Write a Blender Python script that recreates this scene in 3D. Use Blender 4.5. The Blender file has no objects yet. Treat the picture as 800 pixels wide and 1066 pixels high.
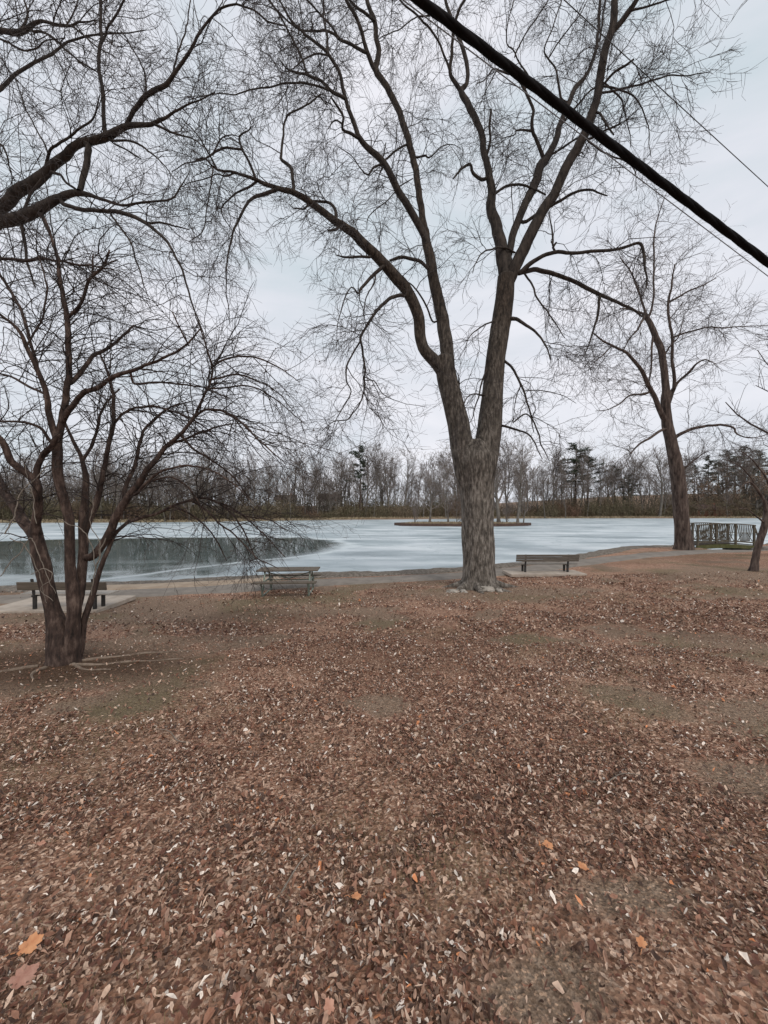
import bpy, math, random
import numpy as np
from math import radians as RD

rng = np.random.default_rng(7)
random.seed(7)
SC = bpy.context.scene
COL = SC.collection
CAMZ = 1.6
HOR = 531.0
WATER = -1.35

# ------------------------------------------------------------------ helpers
def at(px, py, Y):
    """point of the place seen at photo pixel (px,py), Y metres ahead"""
    return np.array([(px-400.0)/400.0*Y, Y, CAMZ+(HOR-py)/400.0*Y])

def sstep(a, b, x):
    t = np.clip((np.asarray(x, float)-a)/(b-a), 0, 1)
    return t*t*(3-2*t)

def _hash(ix, iy, seed):
    n = np.sin(ix*127.1+iy*311.7+seed*74.7)*43758.5453
    return n-np.floor(n)

def vnoise(x, y, seed=0):
    x = np.asarray(x, float); y = np.asarray(y, float)
    ix = np.floor(x); iy = np.floor(y)
    fx = x-ix; fy = y-iy
    fx = fx*fx*(3-2*fx); fy = fy*fy*(3-2*fy)
    a = _hash(ix, iy, seed); b = _hash(ix+1, iy, seed)
    c = _hash(ix, iy+1, seed); d = _hash(ix+1, iy+1, seed)
    return (a*(1-fx)+b*fx)*(1-fy)+(c*(1-fx)+d*fx)*fy

def fbm(x, y, seed=0, o=4):
    v = 0; a = .5; s = 0
    for k in range(o):
        v = v+a*vnoise(np.asarray(x)*2**k, np.asarray(y)*2**k, seed+k*13); s += a; a *= .5
    return v/s

def norm(v):
    return v/np.maximum(np.linalg.norm(v, axis=-1, keepdims=True), 1e-9)

def build(name, verts, faces, mat, parent=None, smooth=True, cols=None, flat_mat=None):
    """verts (N,3); faces: list of int arrays (M,k) -> ONE mesh object"""
    me = bpy.data.meshes.new(name)
    verts = np.asarray(verts, np.float32)
    me.vertices.add(len(verts)); me.vertices.foreach_set('co', verts.ravel())
    faces = [np.asarray(f, np.int32) for f in faces if len(f)]
    nl = sum(f.size for f in faces); npol = sum(len(f) for f in faces)
    me.loops.add(nl); me.polygons.add(npol)
    me.loops.foreach_set('vertex_index', np.concatenate([f.ravel() for f in faces]))
    tot = np.concatenate([np.full(len(f), f.shape[1], np.int32) for f in faces])
    st = np.concatenate([[0], np.cumsum(tot)[:-1]]).astype(np.int32)
    me.polygons.foreach_set('loop_start', st); me.polygons.foreach_set('loop_total', tot)
    me.polygons.foreach_set('use_smooth', np.full(npol, smooth))
    me.update(calc_edges=True)
    if cols is not None:
        ca = me.color_attributes.new('Col', 'FLOAT_COLOR', 'POINT')
        c4 = np.ones((len(verts), 4), np.float32); c4[:, :cols.shape[1]] = cols
        ca.data.foreach_set('color', c4.ravel())
    me.validate()
    if mat is not None: me.materials.append(mat)
    o = bpy.data.objects.new(name, me); COL.objects.link(o)
    if parent is not None:
        o.parent = parent
        # vertices are given in world space; parents are unrotated empties
        o.location = (-parent.location.x, -parent.location.y, -parent.location.z)
    return o

def local_build(name, verts, faces, mat, parent, smooth=False, **k):
    o = build(name, verts, faces, mat, None, smooth, **k); o.parent = parent
    return o

def tag(o, label=None, cat=None, group=None, kind=None):
    if label: o['label'] = label
    if cat: o['category'] = cat
    if group: o['group'] = group
    if kind: o['kind'] = kind
    return o

def empty(name, loc, label, cat, group=None, rz=0):
    o = bpy.data.objects.new(name, None); COL.objects.link(o)
    o.location = loc; o.rotation_euler = (0, 0, rz); o.empty_display_size = .2
    return tag(o, label, cat, group)

def kids(o):
    return [c for c in bpy.data.objects if c.parent is o]

def dup(root, loc, rz=0, scale=None, label=None, group=None, cat=None):
    def cp(o, parent):
        c = o.copy(); COL.objects.link(c)
        if parent is not None: c.parent = parent
        for ch in kids_map.get(o.name, []): cp(ch, c)
        return c
    r = cp(root, None); r.location = loc; r.rotation_euler = (0, 0, rz)
    if scale is not None: r.scale = scale
    tag(r, label, cat, group)
    return r
kids_map = {}
def remember(root):
    ch = [c for c in bpy.data.objects if c.parent is root]
    kids_map[root.name] = ch
    for c in ch: kids_map[c.name] = [d for d in bpy.data.objects if d.parent is c]

class MB:
    """collects boxes/tubes into one mesh"""
    def __init__(s): s.v = []; s.q = []; s.n = 0
    def add(s, v, q):
        v = np.asarray(v, float).reshape(-1, 3); s.v.append(v); s.q.append(np.asarray(q)+s.n); s.n += len(v); return s
    def box(s, c, size, rz=0, bev=.0, rx=0, ry=0):
        x, y, z = np.array(size)/2.
        b = min(bev, x*.45, y*.45, z*.45)
        if b > 0:
            bm = []
            for sx in (-1, 1):
                for sy in (-1, 1):
                    for sz in (-1, 1):
                        bm += [(sx*(x-b), sy*(y-b), sz*z), (sx*(x-b), sy*y, sz*(z-b)), (sx*x, sy*(y-b), sz*(z-b))]
            v = np.array(bm, float)
            import bmesh
            m = bmesh.new(); vs = [m.verts.new(p) for p in v]
            bmesh.ops.convex_hull(m, input=vs); m.verts.index_update()
            pts = np.array([w.co[:] for w in m.verts]); f = [[w.index for w in fc.verts] for fc in m.faces]
            m.free()
            q = [list(t)+[t[-1]] if len(t) == 3 else t for t in f]
            tri = [t for t in f if len(t) == 3]; quad = [t for t in f if len(t) == 4]
        else:
            pts = np.array([(i, j, k) for i in (-x, x) for j in (-y, y) for k in (-z, z)])
            quad = [(0, 1, 3, 2), (4, 6, 7, 5), (0, 4, 5, 1), (2, 3, 7, 6), (0, 2, 6, 4), (1, 5, 7, 3)]; tri = []
        for ang, ax in ((rx, 0), (ry, 1), (rz, 2)):
            if ang:
                ca, sa = math.cos(ang), math.sin(ang)
                i, j = [(1, 2), (2, 0), (0, 1)][ax]
                a = pts[:, i]*ca-pts[:, j]*sa; bb = pts[:, i]*sa+pts[:, j]*ca
                pts[:, i] = a; pts[:, j] = bb
        pts = pts+np.array(c)
        if len(quad): s.add(pts, np.array(quad))
        if len(tri):
            if not hasattr(s, 't'): s.t = []
            base = s.n-len(pts) if len(quad) else s.n
            if not len(quad): s.v.append(pts); s.n += len(pts)
            s.t.append(np.array(tri)+base)
        return s
    def bar(s, a, b, r, sides=8):
        P = np.array([[a, b]], float); R = np.full((1, 2), r)
        v, q = tube_arr(P, R, sides); n0 = s.n; s.add(v, q)
        # caps
        if sides == 8:
            for k in (0, 1):
                i = n0+k*8
                s.q.append(np.array([(i, i+1, i+2, i+3), (i, i+3, i+4, i+7), (i+4, i+5, i+6, i+7)]))
        return s
    def tube(s, P, R, sides=8):
        v, q = tube_arr(np.array([P], float), np.array([R], float)*np.ones((1, len(P))), sides); return s.add(v, q)
    def build(s, name, mat, parent=None, smooth=False, cols=None):
        fs = [np.concatenate(s.q)] if s.q else []
        if getattr(s, 't', None): fs.append(np.concatenate(s.t))
        o = build(name, np.concatenate(s.v), fs, mat, None, smooth, cols)
        if parent is not None: o.parent = parent
        return o

# ---------------------------------------------------------------- materials
def mat(name, c1, c2=None, scale=8, rough=.8, bump=.0, bscale=None, stretch=(1, 1, 1), spec=.3, metal=0, detail=6, ramp=(.35, .65), c3=None, coord='Object'):
    m = bpy.data.materials.new(name); m.use_nodes = True
    nt = m.node_tree; N = nt.nodes; L = nt.links
    b = N['Principled BSDF']; b.inputs['Roughness'].default_value = rough
    b.inputs['Specular IOR Level'].default_value = spec; b.inputs['Metallic'].default_value = metal
    if c2 is None: c2 = tuple(x*.7 for x in c1)
    tc = N.new('ShaderNodeTexCoord'); mp = N.new('ShaderNodeMapping'); mp.inputs['Scale'].default_value = stretch
    L.new(tc.outputs[coord], mp.inputs[0])
    n = N.new('ShaderNodeTexNoise'); n.inputs['Scale'].default_value = scale; n.inputs['Detail'].default_value = detail
    n.inputs['Roughness'].default_value = .65
    L.new(mp.outputs[0], n.inputs['Vector'])
    r = N.new('ShaderNodeValToRGB'); r.color_ramp.elements[0].position = ramp[0]; r.color_ramp.elements[1].position = ramp[1]
    r.color_ramp.elements[0].color = (*c1, 1); r.color_ramp.elements[1].color = (*c2, 1)
    if c3 is not None:
        e = r.color_ramp.elements.new((ramp[0]+ramp[1])/2); e.color = (*c3, 1)
    L.new(n.outputs['Fac'], r.inputs[0]); L.new(r.outputs[0], b.inputs['Base Color'])
    if bump:
        n2 = N.new('ShaderNodeTexNoise'); n2.inputs['Scale'].default_value = bscale or scale*2; n2.inputs['Detail'].default_value = 8
        L.new(mp.outputs[0], n2.inputs['Vector'])
        bp = N.new('ShaderNodeBump'); bp.inputs['Strength'].default_value = 1; bp.inputs['Distance'].default_value = bump
        L.new(n2.outputs['Fac'], bp.inputs['Height']); L.new(bp.outputs[0], b.inputs['Normal'])
    return m

M = {}
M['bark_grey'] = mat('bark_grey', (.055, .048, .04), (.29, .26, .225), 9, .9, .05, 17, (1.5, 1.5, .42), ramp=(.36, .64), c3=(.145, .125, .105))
def backlit_tint(m, lo, hi, tint):
    """bark darkens with height: backlit look of the upper stems painted into its colour"""
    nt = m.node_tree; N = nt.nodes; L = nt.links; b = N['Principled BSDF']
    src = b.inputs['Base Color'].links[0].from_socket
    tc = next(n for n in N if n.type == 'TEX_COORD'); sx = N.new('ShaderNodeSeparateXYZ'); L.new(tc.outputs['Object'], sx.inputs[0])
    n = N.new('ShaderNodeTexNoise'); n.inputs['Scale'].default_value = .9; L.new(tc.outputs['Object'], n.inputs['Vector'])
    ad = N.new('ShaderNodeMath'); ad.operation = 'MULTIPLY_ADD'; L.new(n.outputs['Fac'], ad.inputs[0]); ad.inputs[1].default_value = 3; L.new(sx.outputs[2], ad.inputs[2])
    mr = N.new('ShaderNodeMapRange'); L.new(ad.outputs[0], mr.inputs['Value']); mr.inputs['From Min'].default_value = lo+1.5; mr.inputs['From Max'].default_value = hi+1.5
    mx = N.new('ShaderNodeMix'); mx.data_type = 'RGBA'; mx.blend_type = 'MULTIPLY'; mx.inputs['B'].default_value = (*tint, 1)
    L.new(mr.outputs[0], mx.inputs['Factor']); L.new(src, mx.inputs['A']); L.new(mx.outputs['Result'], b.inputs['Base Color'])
backlit_tint(M['bark_grey'], 1.5, 8.5, (.30, .25, .215))  # upper stems tinted dark, backlighting put into the bark colour
M['bark_dark'] = mat('bark_dark', (.016, .012, .010), (.075, .058, .046), 7, .9, .012, 12, (1.5, 1.5, .5), ramp=(.35, .7))  # limbs against the sky: backlit darkness put into the bark colour
M['twig_grey'] = mat('twig_grey', (.035, .028, .026), (.075, .06, .055), 3, .85)
M['twig_right'] = mat('twig_right', (.05, .034, .028), (.09, .065, .055), 3, .85)
M['bark_red'] = mat('bark_red', (.016, .012, .010), (.17, .12, .095), 16, .85, .022, 30, (1, 1, .3), c3=(.06, .038, .030), ramp=(.3, .7))
M['twig_red'] = mat('twig_red', (.022, .016, .014), (.06, .045, .038), 6, .75)
M['root_bark'] = mat('root_bark', (.13, .095, .07), (.27, .21, .16), 14, .9, .004, 40)
M['pale_twig'] = mat('pale_twig', (.15, .125, .10), (.26, .22, .18), 12, .85)
M['bark_brown'] = mat('bark_brown', (.028, .021, .017), (.15, .115, .093), 6, .9, .02, 14, (1.5, 1.5, .3), c3=(.085, .06, .05))
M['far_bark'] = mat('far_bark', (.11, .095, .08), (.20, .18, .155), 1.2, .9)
M['far_twig'] = mat('far_twig', (.16, .13, .115), (.22, .185, .16), .5, .9)  # lightened and greyed, haze put into the twig colour
M['needles'] = mat('needles', (.022, .036, .02), (.05, .07, .035), .8, .8)
M['oak_leaf'] = mat('oak_leaf', (.15, .095, .062), (.25, .17, .115), .5, .85)
M['thicket'] = mat('thicket', (.17, .095, .068), (.24, .175, .125), .06, .9, c3=(.12, .105, .062), ramp=(.3, .7))
M['wood_dark'] = mat('wood_dark', (.045, .036, .028), (.10, .082, .065), 5, .8, .003, 20, (.4, 6, 6))
M['wood_grey'] = mat('wood_grey', (.17, .145, .12), (.30, .27, .235), 4, .85, .003, 20, (.4, 6, 6))
M['wood_mid'] = mat('wood_mid', (.085, .07, .052), (.17, .14, .11), 4, .85, .003, 20, (.4, 6, 6))
M['wood_dim'] = mat('wood_dim', (.085, .073, .06), (.18, .155, .13), 5, .85, .003, 20, (.4, 6, 6))
M['wood_pale'] = mat('wood_pale', (.33, .30, .26), (.46, .42, .37), 4, .85, .002, 20, (.4, 6, 6))
M['metal_green'] = mat('metal_green', (.16, .20, .16), (.26, .30, .25), 9, .5, metal=.3)
M['metal_dark'] = mat('metal_dark', (.04, .04, .04), (.07, .065, .06), 9, .5, metal=.4)
M['concrete'] = mat('concrete', (.34, .285, .235), (.48, .415, .345), 3, .9, .004, 30)
M['asphalt'] = mat('asphalt', (.17, .148, .125), (.25, .218, .185), 2.2, .95, .004, 60, c3=(.21, .183, .155))
M['sand'] = mat('sand', (.28, .21, .15), (.40, .32, .24), 1.5, .95, .004, 40)
M['stone'] = mat('stone', (.26, .235, .20), (.42, .38, .33), 5, .9, .01, 12)
M['stone_dark'] = mat('stone_dark', (.07, .065, .06), (.16, .15, .135), 5, .9, .01, 12)
M['bridge'] = mat('bridge', (.07, .06, .043), (.14, .118, .088), 5, .8)
M['moss'] = mat('moss', (.07, .075, .025), (.13, .12, .055), 4, .9)
M['timber_edge'] = mat('timber_edge', (.05, .03, .025), (.10, .065, .05), 3, .9, .01)
M['brick'] = mat('brick', (.20, .065, .045), (.27, .11, .08), 1.5, .9)
M['roof'] = mat('roof', (.055, .032, .035), (.09, .055, .055), 1.2, .9)
M['white_paint'] = mat('white_paint', (.66, .64, .62), (.76, .74, .72), 1, .7)
M['glass'] = mat('glass', (.03, .035, .04), (.05, .055, .06), 1, .15)
M['cable'] = mat('cable', (.004, .0035, .0035), (.009, .007, .007), 30, .8, spec=.1)
M['wire'] = mat('wire', (.12, .12, .125), (.18, .18, .185), 30, .5)
M['fruit'] = mat('fruit', (.06, .03, .02), (.11, .06, .035), 30, .7)
M['big_leaf'] = mat('big_leaf', (.50, .20, .09), (.62, .31, .15), 25, .6, .001, 40)

def attr_leaf_mat(name, rough=.6):
    m = bpy.data.materials.new(name); m.use_nodes = True
    N = m.node_tree.nodes; L = m.node_tree.links; b = N['Principled BSDF']
    a = N.new('ShaderNodeVertexColor'); a.layer_name = 'Col'
    tc = N.new('ShaderNodeTexCoord'); n = N.new('ShaderNodeTexNoise'); n.inputs['Scale'].default_value = 90
    L.new(tc.outputs['Object'], n.inputs['Vector'])
    mr = N.new('ShaderNodeMapRange'); mr.inputs['To Min'].default_value = .65; mr.inputs['To Max'].default_value = 1.3
    L.new(n.outputs['Fac'], mr.inputs['Value'])
    mx = N.new('ShaderNodeMix'); mx.data_type = 'RGBA'; mx.blend_type = 'MULTIPLY'; mx.inputs['Factor'].default_value = 1
    L.new(a.outputs['Color'], mx.inputs['A']); L.new(mr.outputs[0], mx.inputs['B'])
    L.new(mx.outputs['Result'], b.inputs['Base Color'])
    b.inputs['Roughness'].default_value = rough; b.inputs['Specular IOR Level'].default_value = .35
    return m
M['litter'] = attr_leaf_mat('leaf_litter_colours')

# ------------------------------------------------------------------ terrain
YN = np.array([(-400, 40), (-200, 60), (-120, 20), (-60, 13), (-30, 13), (-14, 13.9), (-10.9, 14.5), (-7.7, 15.3), (-4.2, 16.7), (0, 17.4), (4.7, 18.9),
               (9, 20.8), (12, 23), (16, 26.2), (19.0, 26.5), (20.0, 23.7), (22.8, 23.5), (24.0, 26), (28, 29), (40, 34), (80, 52), (140, 100), (200, 138), (400, 200)], float)
YF = np.array([(-400, 50), (-200, 62), (-120, 84), (-54, 92), (-30, 105), (-12, 118), (30, 131), (80, 139), (140, 140), (200, 139), (400, 150)], float)
def pond_s(x, y):
    """>0 inside the pond, metres from its edge (roughly)"""
    x = np.asarray(x, float); y = np.asarray(y, float)
    w = .35*(vnoise(x*.9, x*.3+3, 5)-.5)+.25*(vnoise(x*3.1, 1.0, 8)-.5)
    s = np.minimum(y-np.interp(x, YN[:, 0], YN[:, 1])-w, np.interp(x, YF[:, 0], YF[:, 1])+3*(vnoise(x*.08, .5, 3)-.5)-y)
    e = (np.sqrt(((x-15)/13.2)**2+((y-74)/5.2)**2)-1)*5.2
    return np.minimum(s, e)
def ground(x, y):
    x = np.asarray(x, float); y = np.asarray(y, float)
    a = .1*y; k = .12
    h = -(-k*np.log(np.exp(-a/k)+np.exp(-np.full_like(a, 1.0)/k)))      # soft minimum
    h = np.where(y < -3, .3, h)
    h = h+.25*sstep(2, 14, x)*sstep(3, 14, y)
    h = h+.05*(fbm(x*.5, y*.5, 2, 3)-.5)*sstep(120, 20, y)
    far = np.interp(x, YF[:, 0], YF[:, 1])
    rise = sstep(0, 75, y-far)*4.5+sstep(10, 120, y-far)*sstep(70, 190, x)*9
    h = np.where(y > 60, -1.0+rise, h)
    s = pond_s(x, y)
    return h+(-1.8-h)*sstep(-1.3, .9, s)
def G(x, y): return float(ground(np.array([x]), np.array([y]))[0])

# ground-cover maps: bare soil, greenish grass, damp dark soil
def maps(x, y):
    bare = sstep(.56, .70, fbm(x*.75+3, y*.75, 21, 4))
    def spot(cx, cy, rx, ry): return np.exp(-(((x-cx)/rx)**2+((y-cy)/ry)**2)*1.2+.9*(fbm(x*1.7, y*1.7, 33, 3)-.5))
    bare = np.maximum(bare*.8, 2.2*spot(-4.9, 5.4, 2.0, 1.1))                          # round the left tree
    bare = np.maximum(bare, 1.5*spot(3.75, 3.4, .8, .6)); bare = np.maximum(bare, 1.3*spot(2.6, 2.6, .5, .25))
    bare = np.maximum(bare, 1.3*spot(.58, 1.38, .26, .13)); bare = np.maximum(bare, 1.2*spot(1.1, 1.75, .35, .12))
    bare = np.maximum(bare, 1.1*spot(3.2, 11.8, 3.5, 1.3))
    bare = np.maximum(bare, .9*sstep(11.5, 14, y+.0*x)*sstep(-3.5, -5, x))         # worn left bank
    bare = np.maximum(bare, 1.2*spot(-6.5, 9.6, 5.5, 1.8)); bare = np.maximum(bare, 1.0*spot(13.5, 14, 4.5, 2.4)); bare = np.maximum(bare, .8*spot(-2, 11, 2.4, .9))
    s_e = pond_s(x, y); bare = np.maximum(bare, sstep(-1.5, -.7, s_e)*(s_e < 3))
    green = sstep(.5, .72, fbm(x*.8+40, y*.8+9, 51, 4))
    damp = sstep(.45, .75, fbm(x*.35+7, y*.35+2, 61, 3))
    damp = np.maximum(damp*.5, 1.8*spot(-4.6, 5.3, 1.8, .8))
    return np.clip(bare, 0, 1), green, np.clip(damp, 0, 1)

def axis(segs):
    out = [segs[0][0]]
    for a, b, st in segs:
        n = max(1, int(round((b-a)/st))); out += list(np.linspace(a, b, n+1)[1:])
    return np.array(out)
gx = axis([(-900, -200, 60), (-200, -30, 3), (-30, -9, .4), (-9, 9, .15), (9, 30, .3), (30, 230, 3), (230, 900, 60)])
gy = axis([(-40, -2, 4), (-2, 9, .12), (9, 32, .25), (32, 64, 1), (64, 84, .6), (84, 240, 1.5), (240, 900, 60)])
X, Yg = np.meshgrid(gx, gy)
Z = ground(X, Yg)
V = np.stack([X, Yg, Z], -1).reshape(-1, 3)
ny, nx = X.shape
I = np.arange(ny*nx).reshape(ny, nx)
Q = np.stack([I[:-1, :-1], I[:-1, 1:], I[1:, 1:], I[1:, :-1]], -1).reshape(-1, 4)
b_, g_, d_ = maps(X.ravel(), Yg.ravel())
farm = sstep(40, 60, Yg.ravel())
b_ = b_*(1-farm)+.6*farm
gm = bpy.data.materials.new('ground_soil_and_leaves'); gm.use_nodes = True
N = gm.node_tree.nodes; L = gm.node_tree.links; bs = N['Principled BSDF']; bs.inputs['Roughness'].default_value = .95
bs.inputs['Specular IOR Level'].default_value = .15
def noise(scale, detail=6, vec=None, rough=.6):
    n = N.new('ShaderNodeTexNoise'); n.inputs['Scale'].default_value = scale; n.inputs['Detail'].default_value = detail
    n.inputs['Roughness'].default_value = rough
    L.new(tc.outputs['Object'] if vec is None else vec, n.inputs['Vector']); return n
def ramp(src, stops):
    r = N.new('ShaderNodeValToRGB'); e = r.color_ramp.elements
    while len(e) < len(stops): e.new(.5)
    for k, (p, c) in enumerate(stops): e[k].position = p; e[k].color = (*c, 1)
    L.new(src, r.inputs[0]); return r.outputs[0]
def mix(f, a, b, bt='MIX'):
    m = N.new('ShaderNodeMix'); m.data_type = 'RGBA'; m.blend_type = bt
    for k, v in (('Factor', f), ('A', a), ('B', b)):
        if hasattr(v, 'is_linked') or hasattr(v, 'links'): L.new(v, m.inputs[k])
        elif k == 'Factor': m.inputs[k].default_value = v
        else: m.inputs[k].default_value = (*v, 1)
    return m.outputs['Result']
tc = N.new('ShaderNodeTexCoord')
va = N.new('ShaderNodeVertexColor'); va.layer_name = 'Col'
sp = N.new('ShaderNodeSeparateColor'); L.new(va.outputs['Color'], sp.inputs[0])
soil = ramp(noise(26, 12, None, .78).outputs['Fac'], [(.32, (.12, .08, .053)), (.5, (.25, .178, .127)), (.68, (.40, .31, .235))])
grass = ramp(noise(60, 3).outputs['Fac'], [(.3, (.09, .085, .042)), (.7, (.20, .175, .095))])
wv = noise(3.5, 4)
vo = N.new('ShaderNodeTexVoronoi'); vo.inputs['Scale'].default_value = 48; vo.inputs['Randomness'].default_value = 1
mp = N.new('ShaderNodeMapping'); mp.inputs['Scale'].default_value = (1, 1.0, 1); L.new(tc.outputs['Object'], mp.inputs[0])
L.new(mp.outputs[0], vo.inputs['Vector'])
sc2 = N.new('ShaderNodeSeparateColor'); L.new(vo.outputs['Color'], sc2.inputs[0])
leafc = ramp(sc2.outputs[0], [(.0, (.06, .032, .023)), (.3, (.15, .085, .06)), (.55, (.28, .18, .14)), (.78, (.20, .105, .072)), (.9, (.46, .35, .29))])
vo2 = N.new('ShaderNodeTexVoronoi'); vo2.inputs['Scale'].default_value = 80; L.new(mp.outputs[0], vo2.inputs['Vector'])
sc3 = N.new('ShaderNodeSeparateColor'); L.new(vo2.outputs['Color'], sc3.inputs[0])
leafc2 = ramp(sc3.outputs[1], [(.0, (.065, .037, .027)), (.4, (.19, .115, .085)), (.8, (.29, .195, .15)), (.95, (.50, .39, .33))])
leaf = mix(ramp(wv.outputs['Fac'], [(.4, (0, 0, 0)), (.6, (1, 1, 1))]), leafc, leafc2)
vo3 = N.new('ShaderNodeTexVoronoi'); vo3.inputs['Scale'].default_value = 130; L.new(tc.outputs['Object'], vo3.inputs['Vector'])
sc4 = N.new('ShaderNodeSeparateColor'); L.new(vo3.outputs['Color'], sc4.inputs[0])
crumb = ramp(sc4.outputs[0], [(0, (.62, .58, .55)), (.5, (1, 1, 1)), (.86, (1.05, 1, .97)), (.94, (1.75, 1.6, 1.5))])
base = mix(1.0, mix(sp.outputs[1], soil, grass), crumb, 'MULTIPLY')
leaf = mix(1.0, leaf, (1.50, 1.38, 1.22), 'MULTIPLY')
fb = noise(5, 5)
mm = N.new('ShaderNodeMath'); mm.operation = 'MULTIPLY_ADD'; L.new(fb.outputs['Fac'], mm.inputs[0]); mm.inputs[1].default_value = 1.1; L.new(sp.outputs[0], mm.inputs[2])
m2 = N.new('ShaderNodeMapRange'); m2.inputs['From Min'].default_value = .75; m2.inputs['From Max'].default_value = 1.15; L.new(mm.outputs[0], m2.inputs['Value'])
gfl = N.new('ShaderNodeMath'); gfl.operation = 'MULTIPLY'; L.new(sp.outputs[1], gfl.inputs[0]); gfl.inputs[1].default_value = .5
leaf = mix(gfl.outputs[0], leaf, grass)
colr = mix(m2.outputs[0], leaf, base)
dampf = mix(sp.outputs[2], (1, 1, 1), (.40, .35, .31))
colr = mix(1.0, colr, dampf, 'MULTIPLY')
L.new(colr, bs.inputs['Base Color'])
bp = N.new('ShaderNodeBump'); bp.inputs['Distance'].default_value = .02; bp.inputs['Strength'].default_value = .8
L.new(vo.outputs['Distance'], bp.inputs['Height']); 
bp2 = N.new('ShaderNodeBump'); bp2.inputs['Distance'].default_value = .01; L.new(noise(45, 6).outputs['Fac'], bp2.inputs['Height']); L.new(bp.outputs[0], bp2.inputs['Normal'])
L.new(bp2.outputs[0], bs.inputs['Normal'])
build('ground', V, [Q], gm, cols=np.stack([b_, g_*.5*(1-farm), d_*(1-farm)], -1))
bpy.data.objects['ground']['kind'] = 'structure'

# ---------------------------------------------------------------- frozen pond
ix = axis([(-420, -60, 12), (-60, -20, 1.0), (-20, 6, .25), (6, 60, 1.0), (60, 420, 12)])
iy = axis([(11, 50, .25), (50, 100, 1.0), (100, 190, 5)])
XI, YI = np.meshgrid(ix, iy)
def seg_d(px, py, poly, closed):
    d = np.full(px.shape, 1e9); pts = list(poly)+([poly[0]] if closed else [])
    for (ax, ay), (bx, by) in zip(pts[:-1], pts[1:]):
        t = np.clip(((px-ax)*(bx-ax)+(py-ay)*(by-ay))/((bx-ax)**2+(by-ay)**2), 0, 1)
        d = np.minimum(d, np.hypot(px-ax-t*(bx-ax), py-ay-t*(by-ay)))
    return d
def inside(px, py, poly):
    r = np.zeros(px.shape, bool); n = len(poly)
    for i in range(n):
        x1, y1 = poly[i]; x2, y2 = poly[(i+1) % n]
        c = ((y1 > py) != (y2 > py)) & (px < (x2-x1)*(py-y1)/((y2-y1) or 1e-9)+x1); r ^= c
    return r
def wpt(px, py):
    Y = (CAMZ-WATER)*400/(py-HOR); return ((px-400)/400*Y, Y)
openp = [wpt(*p) for p in [(-100, 566), (0, 563), (60, 561), (150, 559.5), (240, 558.5), (320, 560), (348, 561.5), (360, 563.5), (366, 566), (364, 569), (352, 573.5), (330, 579), (300, 584), (272, 589), (262, 596), (258, 608), (120, 618), (-150, 630)]]
crack = [wpt(*p) for p in [(60, 609), (110, 603), (150, 598), (185, 593), (230, 588), (262, 584), (300, 581), (345, 575)]]
crack2 = [wpt(*p) for p in [(0, 566), (60, 564), (200, 561), (340, 565), (364, 567)]]
wob = 2.4*(fbm(XI*.22, YI*.22, 71, 3)-.5)+1.2*(fbm(XI*1.1, YI*1.1, 72, 3)-.5)
dd = seg_d(XI+wob, YI+wob, openp, True)*np.where(inside(XI+wob, YI+wob, openp), 1, -1)
clear = sstep(-.6, 2.4, dd)*(1-.5*sstep(25, 17, YI)*sstep(.35, .6, fbm(XI*.3, YI*.5, 44, 4)))
ck = np.exp(-(seg_d(XI+wob*.3, YI+wob*.3, crack, False)/.22)**2)
edge = np.exp(-(dd/.35)**2)
VI = np.stack([XI, YI, np.full_like(XI, WATER)], -1).reshape(-1, 3)
ny, nx = XI.shape; I = np.arange(ny*nx).reshape(ny, nx)
QI = np.stack([I[:-1, :-1], I[:-1, 1:], I[1:, 1:], I[1:, :-1]], -1).reshape(-1, 4)
im = bpy.data.materials.new('pond_ice'); im.use_nodes = True
N = im.node_tree.nodes; L = im.node_tree.links; bs = N['Principled BSDF']
tc = N.new('ShaderNodeTexCoord'); va = N.new('ShaderNodeVertexColor'); va.layer_name = 'Col'
sp = N.new('ShaderNodeSeparateColor'); L.new(va.outputs['Color'], sp.inputs[0])
mp = N.new('ShaderNodeMapping'); mp.inputs['Scale'].default_value = (.03, .13, 1); mp.inputs['Rotation'].default_value = (0, 0, RD(8)); L.new(tc.outputs['Object'], mp.inputs[0])
n1 = noise(3.2, 7, mp.outputs[0], .6)
icec = ramp(n1.outputs['Fac'], [(.36, (.34, .40, .43)), (.5, (.55, .60, .63)), (.62, (.70, .73, .75))])
mpb = N.new('ShaderNodeMapping'); mpb.inputs['Scale'].default_value = (.3, .8, 1); L.new(tc.outputs['Object'], mpb.inputs[0])
n3 = noise(2, 5, mpb.outputs[0])
clc = ramp(n3.outputs['Fac'], [(.3, (.05, .075, .072)), (.7, (.115, .16, .155))])
cfac = mix(1.0, icec, ramp(noise(.5, 5, mpb.outputs[0]).outputs['Fac'], [(.35, (.76, .80, .80)), (.6, (.9, .93, .92))]), 'MULTIPLY')
vc = N.new('ShaderNodeTexVoronoi'); vc.feature = 'DISTANCE_TO_EDGE'; vc.inputs['Scale'].default_value = .13
wn = noise(.35, 5); wm = N.new('ShaderNodeMix'); wm.data_type = 'RGBA'; wm.inputs['Factor'].default_value = .25
L.new(tc.outputs['Object'], wm.inputs['A']); vs_ = N.new('ShaderNodeVectorMath'); vs_.operation = 'MULTIPLY_ADD'; L.new(wn.outputs['Color'], vs_.inputs[0]); vs_.inputs[1].default_value = (5, 5, 0); L.new(tc.outputs['Object'], vs_.inputs[2]); L.new(vs_.outputs[0], vc.inputs['Vector'])
ckc = ramp(vc.outputs['Distance'], [(0, (.55, .6, .63)), (.006, (.72, .76, .78)), (.014, (1, 1, 1))])
slush = ramp(noise(.16, 7, None, .65).outputs['Fac'], [(.38, (.72, .76, .77)), (.52, (1, 1, 1))])
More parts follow.
